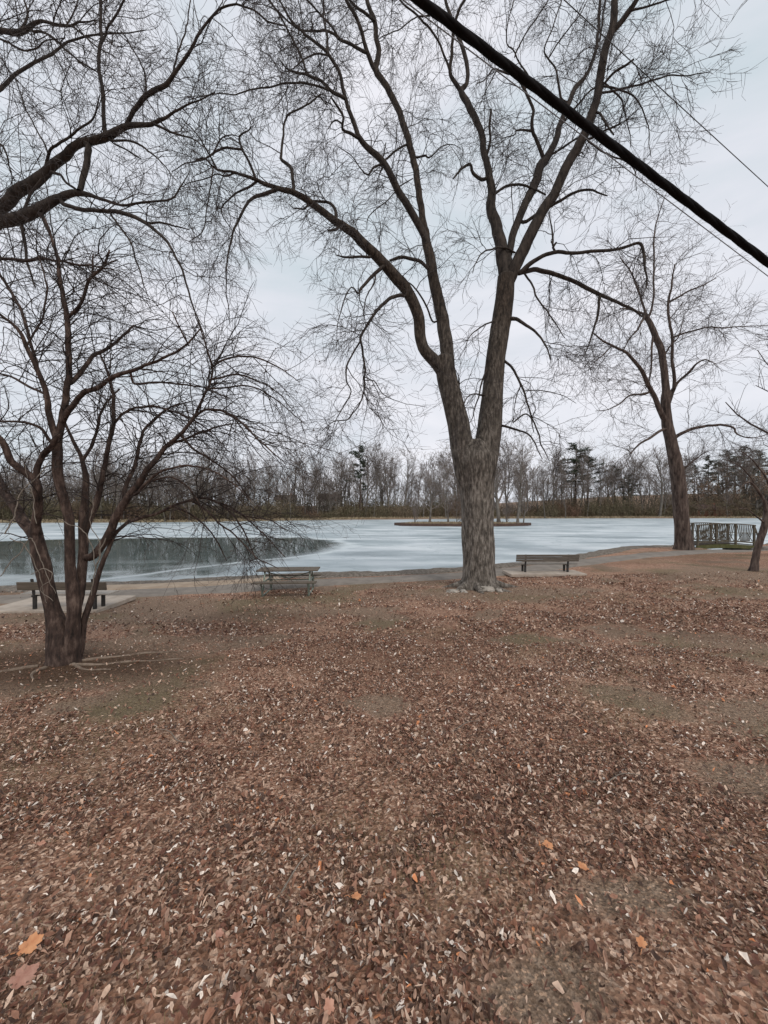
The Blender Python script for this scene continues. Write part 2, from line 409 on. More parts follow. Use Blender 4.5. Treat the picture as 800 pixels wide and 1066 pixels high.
cfac = mix(1.0, cfac, slush, 'MULTIPLY'); cfac = mix(.45, cfac, mix(1.0, cfac, ckc, 'MULTIPLY'))
c = mix(sp.outputs[0], cfac, clc)
c = mix(sp.outputs[1], c, (.62, .68, .69))
L.new(c, bs.inputs['Base Color'])
rr = N.new('ShaderNodeMapRange'); L.new(n1.outputs['Fac'], rr.inputs['Value']); rr.inputs['From Min'].default_value = .35; rr.inputs['From Max'].default_value = .6
rr.inputs['To Min'].default_value = .3; rr.inputs['To Max'].default_value = .5
rm = mix(sp.outputs[0], (.4, .4, .4), (.035, .035, .035))
L.new(rr.outputs[0], rm.node.inputs['A']); rm2 = mix(sp.outputs[1], rm, (.5, .5, .5)); L.new(rm2, bs.inputs['Roughness'])
bs.inputs['IOR'].default_value = 1.33; bs.inputs['Specular IOR Level'].default_value = .5
bp = N.new('ShaderNodeBump'); bp.inputs['Distance'].default_value = .003; bp.inputs['Strength'].default_value = .35
mpc = N.new('ShaderNodeMapping'); mpc.inputs['Scale'].default_value = (1.0, .35, 1); L.new(tc.outputs['Object'], mpc.inputs[0])
L.new(noise(1.6, 4, mpc.outputs[0]).outputs['Fac'], bp.inputs['Height']); L.new(bp.outputs[0], bs.inputs['Normal'])
cols = np.stack([clear.ravel(), np.clip(.75*ck*fbm(XI*.6, YI*.6, 5, 3)*1.5+.75*edge*sstep(30, 45, YI+XI*.5+14), 0, 1).ravel(), 0*clear.ravel()], -1)
tag(build('pond_ice', VI, [QI], im, cols=cols), kind='structure')

# ---------------------------------------------------------------- path
pc = np.array([(-60, 6.5), (-30, 8.3), (-16, 10), (-10.9, 11.0), (-8.6, 11.6), (-6.6, 12.15), (-4.4, 12.9), (-2.3, 13.7), (0, 14.35), (2.96, 15.2), (5.6, 16.2), (8.6, 17.5), (11.8, 19.1), (17, 21.3), (22.5, 23), (28, 25.5), (45, 31), (90, 45)], float)
def resample(P, st):
    P = np.asarray(P, float); n = len(P)
    E = np.vstack([2*P[0]-P[1], P, 2*P[-1]-P[-2]]); out = []
    for i in range(n-1):
        p0, p1, p2, p3 = E[i], E[i+1], E[i+2], E[i+3]
        k = max(1, int(math.ceil(np.linalg.norm((p2-p1)[:3])/st)))
        t = (np.arange(k)/k)[:, None]
        out.append(.5*((2*p1)+(-p0+p2)*t+(2*p0-5*p1+4*p2-p3)*t*t+(-p0+3*p1-3*p2+p3)*t**3))
    out.append(P[-1:]); return np.vstack(out)
def strip(name, cen, half, mt, lift, seed, st=.2, across=8):
    C_ = resample(cen, st); T = norm(np.gradient(C_, axis=0)); Nn = np.stack([-T[:, 1], T[:, 0]], -1)
    s = np.linspace(-1, 1, across+1)
    hw = half+.35*half*(fbm(np.arange(len(C_))*.15, 0*C_[:, 0], seed, 4)-.5)
    P = C_[:, None, :]+Nn[:, None, :]*(s[None, :, None]*hw[:, None, None])
    z = ground(P[..., 0], P[..., 1])+lift*(1-np.abs(s)**6*1.4)[None, :]
    v = np.concatenate([P, z[..., None]], -1).reshape(-1, 3)
    n, m = len(C_), across+1; I = np.arange(n*m).reshape(n, m)
    q = np.stack([I[:-1, :-1], I[:-1, 1:], I[1:, 1:], I[1:, :-1]], -1).reshape(-1, 4)
    return build(name, v, [q], mt)
tag(strip('path', pc, .75, M['asphalt'], .045, 4), kind='structure')
tag(strip('sand_strip', [(-9.5, 12.6), (-8, 12.95), (-6.5, 13.35), (-5, 13.85), (-3.9, 14.3)], .5, M['sand'], .055, 9), kind='structure')

M['gravel'] = mat('gravel', (.07, .058, .046), (.26, .22, .18), 9, .95, .03, 22, c3=(.15, .127, .102))
xs = np.linspace(-13, 19.0, 90)
tag(strip('shore_gravel', np.stack([xs, np.interp(xs, YN[:, 0], YN[:, 1])-1.35], -1), .95, M['gravel'], .05, 14), kind='structure')
# ---------------------------------------------------------------- tubes & trees
def tube_arr(P, R, s):
    """P (M,n,3), R (M,n) -> verts, quads"""
    Mn, n, _ = P.shape
    T = norm(np.gradient(P, axis=1))
    mean = norm(P[:, -1]-P[:, 0]+1e-6)
    ax = np.argmin(np.abs(mean), axis=1); ref = np.eye(3)[ax][:, None, :]
    U = norm(ref-(ref*T).sum(-1, keepdims=True)*T); W = np.cross(T, U)
    a = np.arange(s)/s*2*np.pi
    v = P[:, :, None, :]+R[:, :, None, None]*(U[:, :, None, :]*np.cos(a)[:, None]+W[:, :, None, :]*np.sin(a)[:, None])
    I = np.arange(Mn*n*s).reshape(Mn, n, s); J = np.roll(I, -1, axis=2)
    q = np.stack([I[:, :-1], J[:, :-1], J[:, 1:], I[:, 1:]], -1).reshape(-1, 4)
    return v.reshape(-1, 3), q

def grow(pos, d, Ln, r0, r1, n=5, wander=.18, trop=(0, 0, 0), trop2=(0, 0, 0)):
    m = len(pos); P = np.empty((m, n, 3)); P[:, 0] = pos; d = norm(d); t1 = np.array(trop); t2 = np.array(trop2)
    for k in range(1, n):
        f = k/(n-1)
        d = norm(d+rng.normal(0, wander, (m, 3))+t1*(1-f)+t2*f)
        P[:, k] = P[:, k-1]+d*(Ln/(n-1))[:, None]
    f = np.linspace(0, 1, n)[None, :]
    R = r0[:, None]*(1-f)+(np.zeros(m)+r1)[:, None]*f
    return P, R

def spawn(P, R, rate, t0=.15, t1=1.0, ang=(35, 70), bias=(0, 0, 0), flat=0):
    m, n, _ = P.shape
    Ls = np.linalg.norm(np.diff(P, axis=1), axis=-1).sum(1)
    cnt = rng.poisson(np.maximum(rate*Ls*(t1-t0), 0))
    idx = np.repeat(np.arange(m), cnt); k = len(idx)
    t = t0+(t1-t0)*rng.random(k); f = t*(n-1); i = np.minimum(f.astype(int), n-2); fr = (f-i)[:, None]
    p = P[idx, i]*(1-fr)+P[idx, i+1]*fr; tn = norm(P[idx, i+1]-P[idx, i])
    rr = R[idx, i]*(1-fr[:, 0])+R[idx, i+1]*fr[:, 0]
    pr = norm(np.cross(tn, rng.normal(0, 1, (k, 3)))); A = np.radians(rng.uniform(ang[0], ang[1], k))[:, None]
    d = tn*np.cos(A)+pr*np.sin(A)+np.array(bias)
    if flat: d[:, 2] *= (1-flat)
    return p, norm(d), rr, Ls[idx], t

class Branches:
    """each traced branch becomes a part of its own"""
    def __init__(s): s.items = []
    def add(s, P, R, sides=3): s.items.append(tube_arr(P, R, sides))
    def build(s, name, mt, parent):
        for v, q in s.items: build(name, v, [q], mt, parent)

class Twigs:
    def __init__(s): s.v = []; s.q = []; s.n = 0
    def add(s, P, R, sides=3):
        v, q = tube_arr(P, R, sides); s.v.append(v); s.q.append(q+s.n); s.n += len(v)
    def build(s, name, mt, parent):
        o = build(name, np.concatenate(s.v), [np.concatenate(s.q)], mt, parent)
        return o

def snap(pts, Y0, Y1, chains, reach=16):
    """let a branch start inside the limb it grows from"""
    best = None
    for P, R in chains:
        px = 400+P[:, 0]/P[:, 1]*400; py = HOR-(P[:, 2]-CAMZ)/P[:, 1]*400
        d = np.hypot(px-pts[0][0], py-pts[0][1]); i = int(np.argmin(d))
        if best is None or d[i] < best[0]: best = (d[i], px[i], py[i], P[i, 1], R[i])
    if best is None or best[0] > reach: return pts, Y0, Y1
    first = [(best[1], best[2], pts[0][2])] if best[0] > 1.5 else []
    return first+list(pts), best[3], best[3]+(Y1-Y0)

def limb3(pts, Y0, Y1, st=.15, wob=.03, ease=1.0, rs=1.0, thin=True):
    """traced limb: (px,py,radius px) with a depth that runs from Y0 to Y1 -> P, R"""
    pts = np.array(pts, float)
    if thin: pts[:, 2] *= np.interp(pts[:, 2], [.5, 2, 4, 7, 12], [.62, .64, .74, .88, .97])
    L_ = np.concatenate([[0], np.cumsum(np.hypot(*np.diff(pts[:, :2], axis=0).T))]); L_ /= L_[-1]
    Y = Y0+(Y1-Y0)*L_**ease
    A = np.array([[*at(p[0], p[1], y), p[2]*rs/400*y] for p, y in zip(pts, Y)])
    S = resample(A, st)
    n = len(S); w = np.stack([fbm(np.arange(n)*.22, np.full(n, k*9.7+pts[0, 0]), 90+k, 3)-.5 for k in range(3)], -1)
    env = np.minimum(1, np.minimum(np.arange(n), n-1-np.arange(n))/3.0)[:, None]
    P = S[:, :3]+w*wob*2*env; R = np.maximum(S[:, 3], .002)
    return P, R

def as_n(P, R, n):
    """resample one polyline to n points"""
    d = np.concatenate([[0], np.cumsum(np.linalg.norm(np.diff(P, axis=0), axis=1))]); t = np.linspace(0, d[-1], n)
    return np.stack([np.interp(t, d, P[:, k]) for k in range(3)], -1), np.interp(t, d, R)

def trunk_mesh(name, chains, mt, parent, sides=28, furrow=.05, lump=.06, flare=None, cap=True):
    """thick limbs with furrowed surface; chains: list of (P,R)"""
    vs = []; qs = []; n0 = 0
    for ci, (P, R) in enumerate(chains):
        if cap:
            e = norm(P[-1]-P[-2]); P = np.vstack([P, P[-1]+e*R[-1]*.25, P[-1]+e*R[-1]*.3]); R = np.concatenate([R, [R[-1]*.7, R[-1]*.02]])
        v, q = tube_arr(P[None], R[None], sides); n = len(P)
        v = v.reshape(n, sides, 3); c = P[:, None, :]; off = v-c
        th = np.arange(sides)/sides*2*np.pi; cum = np.concatenate([[0], np.cumsum(np.linalg.norm(np.diff(P, axis=0), axis=1))])
        TH, CU = np.meshgrid(th, cum)
        a = fbm(np.cos(TH)*5+ci*7+CU*.15, np.sin(TH)*5+CU*1.1, 11, 3)-.5
        b = fbm(np.cos(TH)*1.1+ci*3, np.sin(TH)*1.1+CU*.9, 17, 3)-.5
        k = 1+furrow*2*a+lump*2*b
        if flare and ci == 0:
            k = k+flare*np.exp(-CU/.38)*(.45+.55*np.cos(TH*5+1.3+np.sin(TH)*1.2))
        v = c+off*k[..., None]
        vs.append(v.reshape(-1, 3)); qs.append(q+n0); n0 += n*sides
    return build(name, np.concatenate(vs), [np.concatenate(qs)], mt, parent)

# ======================= the big maple in the middle ==========================
mx_, my_ = at(499, 612, 12.8)[:2]
mroot = empty('maple_tree', (mx_, my_, G(mx_, my_)), 'tallest bare tree, thick grey trunk forking low beside the picnic table, centre of the photo', 'tree', 'bare trees on the near bank')
T0 = 12.8
trunk = limb3([(499, 617, 19.5), (499, 606, 17.5), (498.5, 590, 16.6), (498, 560, 16.4), (497, 530, 16.8), (495.5, 505, 18.3), (494.5, 488, 20.5), (494, 474, 20.5), (494, 462, 15)], T0, T0, .08, .01)
lstem = limb3([(492, 520, 10), (487, 495, 12.5), (482, 470, 12.2), (477, 440, 11.4), (470, 412, 10.8), (465, 392, 10.5), (462, 372, 9)], T0, 12.6, .1, .01)
rstem = limb3([(500, 520, 10), (503, 492, 13.5), (507, 465, 13.2), (510.5, 437, 12), (513.5, 405, 10.6), (516, 375, 10.2), (521, 340, 10.1), (525, 312, 9.6), (527, 288, 9)], T0, 12.9, .1, .01)
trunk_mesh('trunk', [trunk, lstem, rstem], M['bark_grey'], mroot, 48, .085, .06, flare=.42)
for a_, l_ in [(-2.7, .9), (-1.9, .7), (-1.0, .8), (-.2, 1.0), (2.9, .9)]:
    t_ = np.linspace(0, 1, 14); x_ = mx_+(.42+l_*t_)*np.cos(a_+.25*t_); y_ = my_+(.42+l_*t_)*np.sin(a_+.25*t_)
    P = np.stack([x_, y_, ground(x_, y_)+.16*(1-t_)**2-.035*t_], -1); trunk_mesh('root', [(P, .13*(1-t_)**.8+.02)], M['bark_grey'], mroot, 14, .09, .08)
LM = [  # (points, Y0, Y1)
 ([(465, 395, 8), (458, 382, 8), (441, 362, 7), (437, 340, 7.2), (433, 322, 7.2), (419, 297, 7.4), (402, 278, 7), (375, 250, 6.2), (350, 232, 5.3), (330, 217, 4.7), (307, 202, 4), (287, 196, 3.3), (267, 188, 2.8), (245, 181, 2.2), (227, 178, 1.8), (216, 166, 1.3), (205, 168, 1)], 12.6, 10.2),
 ([(465, 398, 8.5), (466, 367, 8.2), (461, 335, 8), (454, 305, 7.2), (448, 272, 6.6), (444, 250, 6), (441, 232, 5), (437, 205, 4.6), (434, 185, 4.6), (426, 150, 4.6), (417, 120, 4.5), (400, 87, 4.5), (392, 75, 4.4), (394, 50, 3.8), (390, 25, 3.4), (382, 0, 3.2), (374, -35, 2.7), (370, -80, 2)], 12.6, 14.2),
 ([(446, 262, 4.8), (437, 237, 5), (424, 215, 5), (412, 195, 4.8), (402, 174, 4.6), (388, 160, 4.3), (375, 147, 4), (370, 132, 3.5), (360, 102, 3.1), (355, 80, 2.9), (342, 60, 2.5), (320, 40, 2), (305, 25, 1.7), (288, 0, 1.4), (270, -30, 1)], 13.0, 11.6),
 ([(527, 300, 7.5), (523, 275, 7.4), (519, 250, 7.2), (512, 220, 6.5), (510, 192, 5.4), (505, 162, 4.6), (500, 137, 4.5), (487, 112, 4.5), (480, 97, 4), (485, 88, 3.2), (486, 72, 3.2), (480, 50, 3.1), (472, 30, 2.8), (464, 7, 2.6), (458, -20, 2.2), (450, -60, 1.5)], 12.9, 14.6),
 ([(526, 292, 6), (530, 262, 5), (536, 240, 5.2), (547, 212, 5.5), (556, 192, 5.8), (563, 175, 5.8), (574, 158, 4.8), (585, 125, 3.9), (597, 97, 3.4), (610, 80, 3), (618, 60, 2.8), (622, 40, 2.5), (623, 12, 2.3), (620, -20, 2)], 12.9, 15.5),
 ([(528, 296, 7.4), (533, 285, 7.2), (541, 268, 7.2), (560, 230, 6.8), (580, 195, 6.4), (597, 162, 6.1), (610, 137, 6), (620, 107, 5.6), (627, 62, 5.2), (636, 32, 5), (639, 0, 4.5), (640, -40, 4), (636, -90, 3)], 12.9, 11.4),
 ([(636, 36, 3.6), (646, 25, 3.9), (653, 15, 3.8), (662, 0, 3.4), (680, -35, 2.8), (700, -70, 2)], 11.8, 10.8),
 ([(541, 284, 3.8), (552, 274, 3.4), (565, 266, 3), (582, 263, 2.9), (600, 265, 2.7), (625, 261, 2.6), (650, 258, 2.4), (667, 254, 2.4), (671, 272, 2.1), (673, 288, 1.6), (672, 300, 1), (667, 310, .7)], 12.8, 11.2),
 ([(540, 285, 3.8), (555, 282, 3.7), (570, 284, 3.5), (595, 292, 3.2), (612, 301, 3.1), (625, 307, 2.9), (640, 314, 2.6), (657, 322, 2.2), (668, 330, 1.4)], 12.8, 13.8),
]
LS = [  # secondary traced branches
 ([(290, 198, 2.8), (275, 203, 2.8), (260, 211, 2.2), (247, 235, 1.8), (241, 255, 1.5), (237, 280, 1.1), (237, 310, .9), (240, 340, .5)], 10.6, 9.9),
 ([(268, 190, 2), (258, 196, 1.8), (247, 201, 1.5), (234, 211, 1.2), (232, 222, 1), (242, 240, .6)], 10.4, 10.8),
 ([(307, 202, 2.6), (304, 178, 2.6), (294, 169, 2.4), (294, 160, 2), (295, 145, 1.8), (300, 122, 1.5), (313, 115, 1.4), (325, 108, 1.2), (335, 100, 1.1)], 10.8, 11.4),
 ([(267, 188, 2.2), (260, 170, 2), (254, 157, 1.8), (251, 143, 1.5), (262, 136, .9), (259, 122, .6)], 10.4, 10.0),
 ([(254, 157, 1.8), (237, 156, 1.7), (222, 162, 1.6), (211, 168, 1.3), (195, 172, .9), (180, 180, .6)], 10.3, 9.5),
 ([(222, 163, 1.2), (229, 148, 1.1), (240, 142, .9), (250, 144, .7)], 10, 9.8),
 ([(227, 178, 1.6), (218, 160, 1.3), (205, 140, 1), (190, 125, .7)], 10.2, 9.4),
 ([(245, 181, 1.5), (236, 186, 1.4), (226, 184, 1), (205, 190, .8), (190, 196, .5)], 10.3, 10.8),
 ([(222, 178, 1.2), (219, 200, 1), (215, 230, .9), (208, 245, .8), (198, 252, .5)], 10.2, 9.6),
 ([(350, 232, 2.6), (350, 220, 2.4), (343, 212, 2.2), (333, 211, 2), (322, 212, 1.8), (316, 219, 1.5), (308, 219, 1.1), (302, 214, .6)], 11.2, 11.6),
 ([(352, 238, 2), (347, 240, 2), (342, 241, 1.6)], 11.3, 11),
 ([(385, 268, 2.2), (372, 268, 1.9), (358, 268, 1.5), (350, 266, .6)], 11.8, 11.4),
 ([(404, 274, 3), (394, 282, 2.8), (384, 291, 2.5), (377, 300, 2.2), (373, 306, 1.4), (366, 300, 1.1), (358, 315, .9), (352, 340, .7), (350, 365, .5)], 12, 10.9),
 ([(391, 284, 1.6), (389, 296, 1.2), (381, 310, 1), (378, 330, .7)], 11.9, 11.4),
 ([(446, 281, 2.6), (438, 273, 2.6), (428, 270, 2.6), (417, 269, 2.3), (406, 272, 2)], 12.6, 12.2),
 ([(450, 335, 1.5), (444, 318, 1.5), (438, 308, 1.4), (430, 298, 1.2), (423, 293, .8)], 12.6, 12.2),
 ([(424, 308, 2.8), (413, 309, 2.8), (400, 316, 2.6), (391, 325, 2.4), (382, 341, 2.1), (376, 355, 1.9), (379, 377, 1.7), (380, 398, 1.5), (378, 414, 1.2), (370, 428, 1), (362, 437, 1), (347, 440, .8), (335, 449, .5)], 12.3, 10.8),
 ([(376, 355, 1.6), (367, 368, 1.4), (361, 385, 1.4), (362, 398, 1.2), (366, 408, 1), (357, 425, .9), (350, 438, .7), (345, 452, .4)], 11.6, 10.8),
 ([(380, 396, .9), (390, 398, .9), (401, 411, .7), (420, 420, .5), (445, 424, .4)], 11, 10.7),
 ([(392, 77, 3.4), (384, 62, 3.2), (380, 50, 3), (373, 27, 2.7), (360, 0, 2.5), (350, -25, 2)], 13.8, 12.8),
 ([(391, 26, 2.3), (380, 16, 2.2), (370, 8, 2), (358, -8, 1.6)], 14, 13),
 ([(381, 57, 2.5), (370, 51, 2.3), (355, 45, 2.1), (348, 37, 1.9), (338, 34, 1.8), (322, 35, 1.5), (307, 30, 1.4), (292, 16, 1.3), (278, 0, 1.1), (262, -18, .9)], 13.6, 11.8),
 ([(355, 45, 1.8), (345, 30, 1.6), (335, 20, 1.5), (317, 0, 1.3), (300, -20, 1)], 13.4, 12.4),
 ([(342, 60, 1.8), (341, 40, 1.6), (338, 20, 1.4), (337, 0, 1.3), (336, -30, 1)], 12, 12.6),
 ([(362, 106, 2.8), (352, 100, 2.6), (344, 95, 2.5), (335, 87, 2.3), (320, 80, 1.9), (308, 77, 1.6), (300, 75, 1.2), (292, 65, .8)], 12.2, 11.2),
 ([(320, 80, 1.8), (314, 62, 1.6), (307, 45, 1.5), (295, 25, 1.4), (284, 8, 1.3), (272, -12, 1)], 11.5, 10.9),
 ([(342, 96, 1.6), (322, 90, 1.6), (307, 88, 1.5), (287, 91, 1.3), (267, 95, 1.2), (250, 101, 1), (232, 100, .9), (215, 101, .8), (198, 106, .5)], 11.9, 10.2),
 ([(374, 146, 2.4), (364, 141, 2.3), (357, 137, 2.1), (358, 124, 1.9), (352, 114, 1.8), (345, 103, 1.4)], 12.4, 11.8),
 ([(358, 132, 1.3), (352, 127, 1.2), (346, 128, 1.1), (342, 136, .7)], 12.2, 11.8),
 ([(342, 60, 1.4), (330, 59, 1.4), (318, 64, 1.2), (306, 74, .8)], 12, 11.4),
 ([(396, 172, 1.8), (388, 176, 1.7), (383, 183, 1.5), (376, 178, 1), (366, 164, .8), (352, 154, .6)], 12.6, 12),
 ([(480, 97, 3.2), (474, 88, 3), (468, 77, 2.7), (470, 60, 2.5), (471, 40, 2.3), (477, 15, 2.2), (487, -5, 2), (495, -30, 1.5)], 14, 13),
 ([(468, 76, 1.8), (463, 60, 1.7), (457, 47, 1.7), (447, 32, 1.6), (435, 20, 1.5), (412, 0, 1.3), (395, -15, 1)], 14, 13.2),
 ([(436, 20, 1.2), (450, 19, 1.2), (462, 22, .9)], 13.6, 13.6),
 ([(435, 20, 1), (420, 30, .9), (405, 38, .8), (392, 45, .5)], 13.6, 13),
 ([(506, 165, 2.2), (509, 150, 2), (510, 135, 1.9), (511, 116, 1.8)], 13.6, 13.3),
 ([(501, 188, 2.6), (492, 182, 2.4), (489, 172, 2.2), (480, 177, 1.9), (472, 187, 1.3)], 13.4, 12.9),
 ([(516, 202, 2.2), (522, 197, 2), (532, 194, 2), (545, 194, 1.8), (557, 199, 1.6), (568, 204, 1.4)], 13.2, 13.4),
 ([(532, 195, .9), (533, 215, .7), (535, 235, .5)], 13.2, 13),
 ([(565, 168, 3), (558, 148, 2.6), (553, 135, 2.6), (555, 118, 2.3), (551, 105, 2.2), (545, 92, 2), (536, 82, 1.7), (525, 77, 1.5), (514, 74, 1.2), (505, 84, .9), (495, 90, .6)], 13.8, 12.8),
 ([(553, 138, 1.9), (545, 137, 1.6), (537, 138, 1.3), (535, 143, .9), (522, 146, .6), (512, 155, .4)], 13.4, 12.9),
 ([(516, 77, 1), (508, 92, .8), (500, 108, .6), (498, 116, .4)], 12.9, 12.6),
 ([(547, 93, 1.6), (550, 84, 1.4), (535, 58, 1.1), (527, 48, 1), (529, 25, .9), (535, 0, .8)], 13, 12.6),
 ([(535, 62, 1.2), (548, 35, 1.1), (560, 18, 1), (572, 0, .9)], 12.8, 12.4),
 ([(584, 105, 1.9), (581, 90, 1.7), (577, 72, 1.3), (566, 55, 1.2), (575, 30, 1), (585, 0, .9)], 13.2, 12.8),
 ([(571, 62, 1.1), (582, 45, 1.1), (592, 32, 1), (605, 15, .8), (612, 0, .7)], 13, 12.4),
 ([(548, 232, 2.6), (562, 222, 2.4), (580, 212, 2.3), (600, 201, 2), (615, 200, 1.6), (632, 205, 1)], 12.6, 11.8),
 ([(574, 162, 1.6), (590, 152, 1.5), (602, 144, 1.3), (612, 138, 1)], 13.6, 12.8),
 ([(585, 130, 1.6), (600, 112, 1.5), (612, 98, 1.3), (622, 92, 1)], 13.8, 13.2),
 ([(627, 90, 2), (640, 77, 1.9), (650, 70, 1.8), (659, 64, 1.5)], 12, 11.4),
 ([(624, 99, 1.7), (640, 96, 1.6), (662, 91, 1.4), (678, 86, 1.2), (695, 82, 1.1), (720, 79, .8), (738, 77, .5)], 12, 10.6),
 ([(626, 92, 1.5), (640, 96, 1.4), (655, 100, 1.3), (664, 110, 1.1), (671, 125, .9), (675, 145, .7), (677, 165, .5)], 12, 11.2),
 ([(630, 90, 1.4), (642, 100, 1.2), (648, 113, 1), (654, 135, .8), (656, 155, .5)], 12, 12.6),
 ([(620, 118, 1.8), (630, 130, 1.6), (638, 142, 1.2)], 12, 11.5),
 ([(614, 147, 1.7), (630, 138, 1.6), (646, 130, 1.5)], 12.2, 11.8),
 ([(612, 150, 1.2), (628, 160, 1.2), (645, 168, 1.1), (660, 178, .8), (662, 200, .5)], 12.2, 11.6),
 ([(654, 15, 1.7), (668, 10, 1.5), (682, 6, 1.3), (705, 0, 1.1), (730, -8, .8)], 11.4, 10.6),
 ([(623, 45, 1.6), (626, 20, 1.4), (630, 0, 1.2)], 14.6, 15),
 ([(624, 310, 2.2), (622, 325, 2), (619, 338, 1.7), (614, 355, 1.3), (610, 367, .7)], 13.3, 12.8),
 ([(545, 284, 1.7), (555, 298, 1.5), (560, 312, 1.4), (570, 325, 1.2), (578, 336, 1), (588, 352, .6)], 12.8, 12.2),
 ([(578, 262, 1.5), (575, 258, 2), (579, 253, 1.5)], 12.5, 12.4),
 ([(575, 256, 1.8), (574, 240, 1.3), (571, 222, .8)], 12.6, 12.6),
 ([(530, 333, 3.2), (537, 333, 2.8), (550, 340, 2.2), (560, 348, 1.8), (568, 360, 1.4), (573, 375, .8)], 12.8, 11.8),
 ([(523, 374, 2.2), (532, 381, 2), (540, 396, 1.8), (548, 415, 1.5), (556, 440, 1.3), (564, 462, 1.1), (572, 480, .6)], 12.8, 11.6),
 ([(521, 443, 2), (532, 446, 1.9), (545, 449, 1.6), (553, 455, 1.3), (558, 466, 1), (565, 478, .6)], 12.8, 12),
 ([(542, 402, 1), (537, 418, .8), (535, 435, .5)], 12.4, 12),
 ([(545, 407, .9), (565, 407, .8), (585, 411, .6), (600, 420, .4)], 12.2, 11.6),
 ([(534, 440, 1.2), (541, 434, 1.3), (548, 431, 1.3), (553, 436, 1), (556, 450, .7)], 12.4, 12.2),
 ([(536, 264, 1.5), (525, 259, 1.5), (512, 260, 1.4), (503, 263, 1.2), (497, 270, 1), (492, 285, .6)], 12.9, 11.8),
 ([(513, 336, 1.3), (500, 341, 1.2), (490, 350, .9), (483, 365, .5)], 12.9, 12),
 ([(507, 385, 1.6), (501, 400, 1.4), (497, 415, 1.2), (493, 432, .9), (489, 440, .5)], 12.9, 12.2),
 ([(505, 412, 1.3), (495, 410, 1.2), (487, 412, 1), (482, 422, .8), (484, 435, .5)], 12.9, 12.3),
 ([(476, 430, 4), (477, 415, 2.8), (477.5, 400, 1.6), (477.5, 390, .5)], 12.7, 12.7),
 ([(435, 165, 1.6), (444, 163, 1.6), (447, 166, 1.3), (458, 156, .9), (468, 151, .7), (480, 156, .4)], 13.2, 12.8),
 ([(424, 152, 1.6), (412, 159, 1.6), (402, 167, 1.6), (397, 178, 1.2), (402, 150, .8)], 13.4, 12.9),
 ([(414, 197, 1), (420, 192, 1), (430, 187, .8)], 12.8, 13),
 ([(412, 200, .9), (405, 210, .9), (385, 225, .8), (382, 240, .5)], 12.4, 12),
]
main_P = []
for k, (pts, a, b) in enumerate(LM):
    pts, a, b = snap(pts, a, b, main_P or [lstem, rstem]) if k in (6,) else snap(pts, a, b, [lstem, rstem]+main_P)
    P, R = limb3(pts, a, b, .14, .06, rs=.9)
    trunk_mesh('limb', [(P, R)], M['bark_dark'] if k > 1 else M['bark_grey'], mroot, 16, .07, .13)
    main_P.append((P, R))
sec = Branches(); sec_P = []
for pts, a, b in LS:
    pts, a, b = snap(pts, a, b, main_P+[lstem, rstem]+sec_P)
    P, R = limb3(pts, a, b, .12, .05)
    sec.add(P[None], R[None], 7); sec_P.append((P, R))
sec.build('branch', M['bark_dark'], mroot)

def twig_crown(chains, parent, mt, lvA, lvB, lvC, mn=16, keep=None):
    tw = Twigs()
    rs_ = [as_n(P, R, mn) for P, R in chains]
    P = np.stack([a for a, b in rs_]); R = np.stack([b for a, b in rs_])
    p, d, rr, Lp, t = spawn(P, R, lvA['rate'], lvA.get('t0', .12), 1, lvA['ang'], lvA.get('bias', (0, 0, .15)))
    LnA = lvA['len'][0]+(lvA['len'][1]-lvA['len'][0])*rng.random(len(p))
    rA = np.minimum(rr*.55, lvA['r'])*rng.uniform(.7, 1.1, len(p))
    PA, RA = grow(p, d, LnA, rA, rA*.35, 9, lvA['w'], lvA['t1'], lvA['t2'])
    tw.add(PA, RA, 4)
    p, d, rr, Lp, t = spawn(PA, RA, lvB['rate'], .08, 1, lvB['ang'])
    LnB = (lvB['len'][0]+(lvB['len'][1]-lvB['len'][0])*rng.random(len(p)))*(1.1-.4*t)
    rB = np.minimum(rr*.8, lvB['r'])
    PB, RB = grow(p, d, LnB, rB, rB*.55, 7, lvB['w'], lvB['t1'], lvB['t2'])
    tw.add(PB, RB, 3)
    p, d, rr, Lp, t = spawn(PB, RB, lvC['rate'], .1, 1, lvC['ang'])
    LnC = lvC['len'][0]+(lvC['len'][1]-lvC['len'][0])*rng.random(len(p))
    rC = np.full(len(p), lvC['r'])
    PC, RC = grow(p, d, LnC, rC, rC*.6, 4, lvC['w'], lvC['t1'], lvC['t2'])
    tw.add(PC, RC, 3)
    print('twigs', parent.name, len(PA), len(PB), len(PC))
    tw.build('crown', mt, parent)
    return PA, PB, PC

sagA = dict(rate=2.3, ang=(30, 80), len=(.7, 3.0), r=.016, w=.24, t1=(0, 0, .05), t2=(0, 0, -.26), t0=.22)
sagB = dict(rate=4.2, ang=(25, 70), len=(.4, 1.5), r=.0075, w=.24, t1=(0, 0, 0), t2=(0, 0, -.16))
sagC = dict(rate=7.0, ang=(20, 65), len=(.2, .7), r=.0046, w=.22, t1=(0, 0, 0), t2=(0, 0, .04))
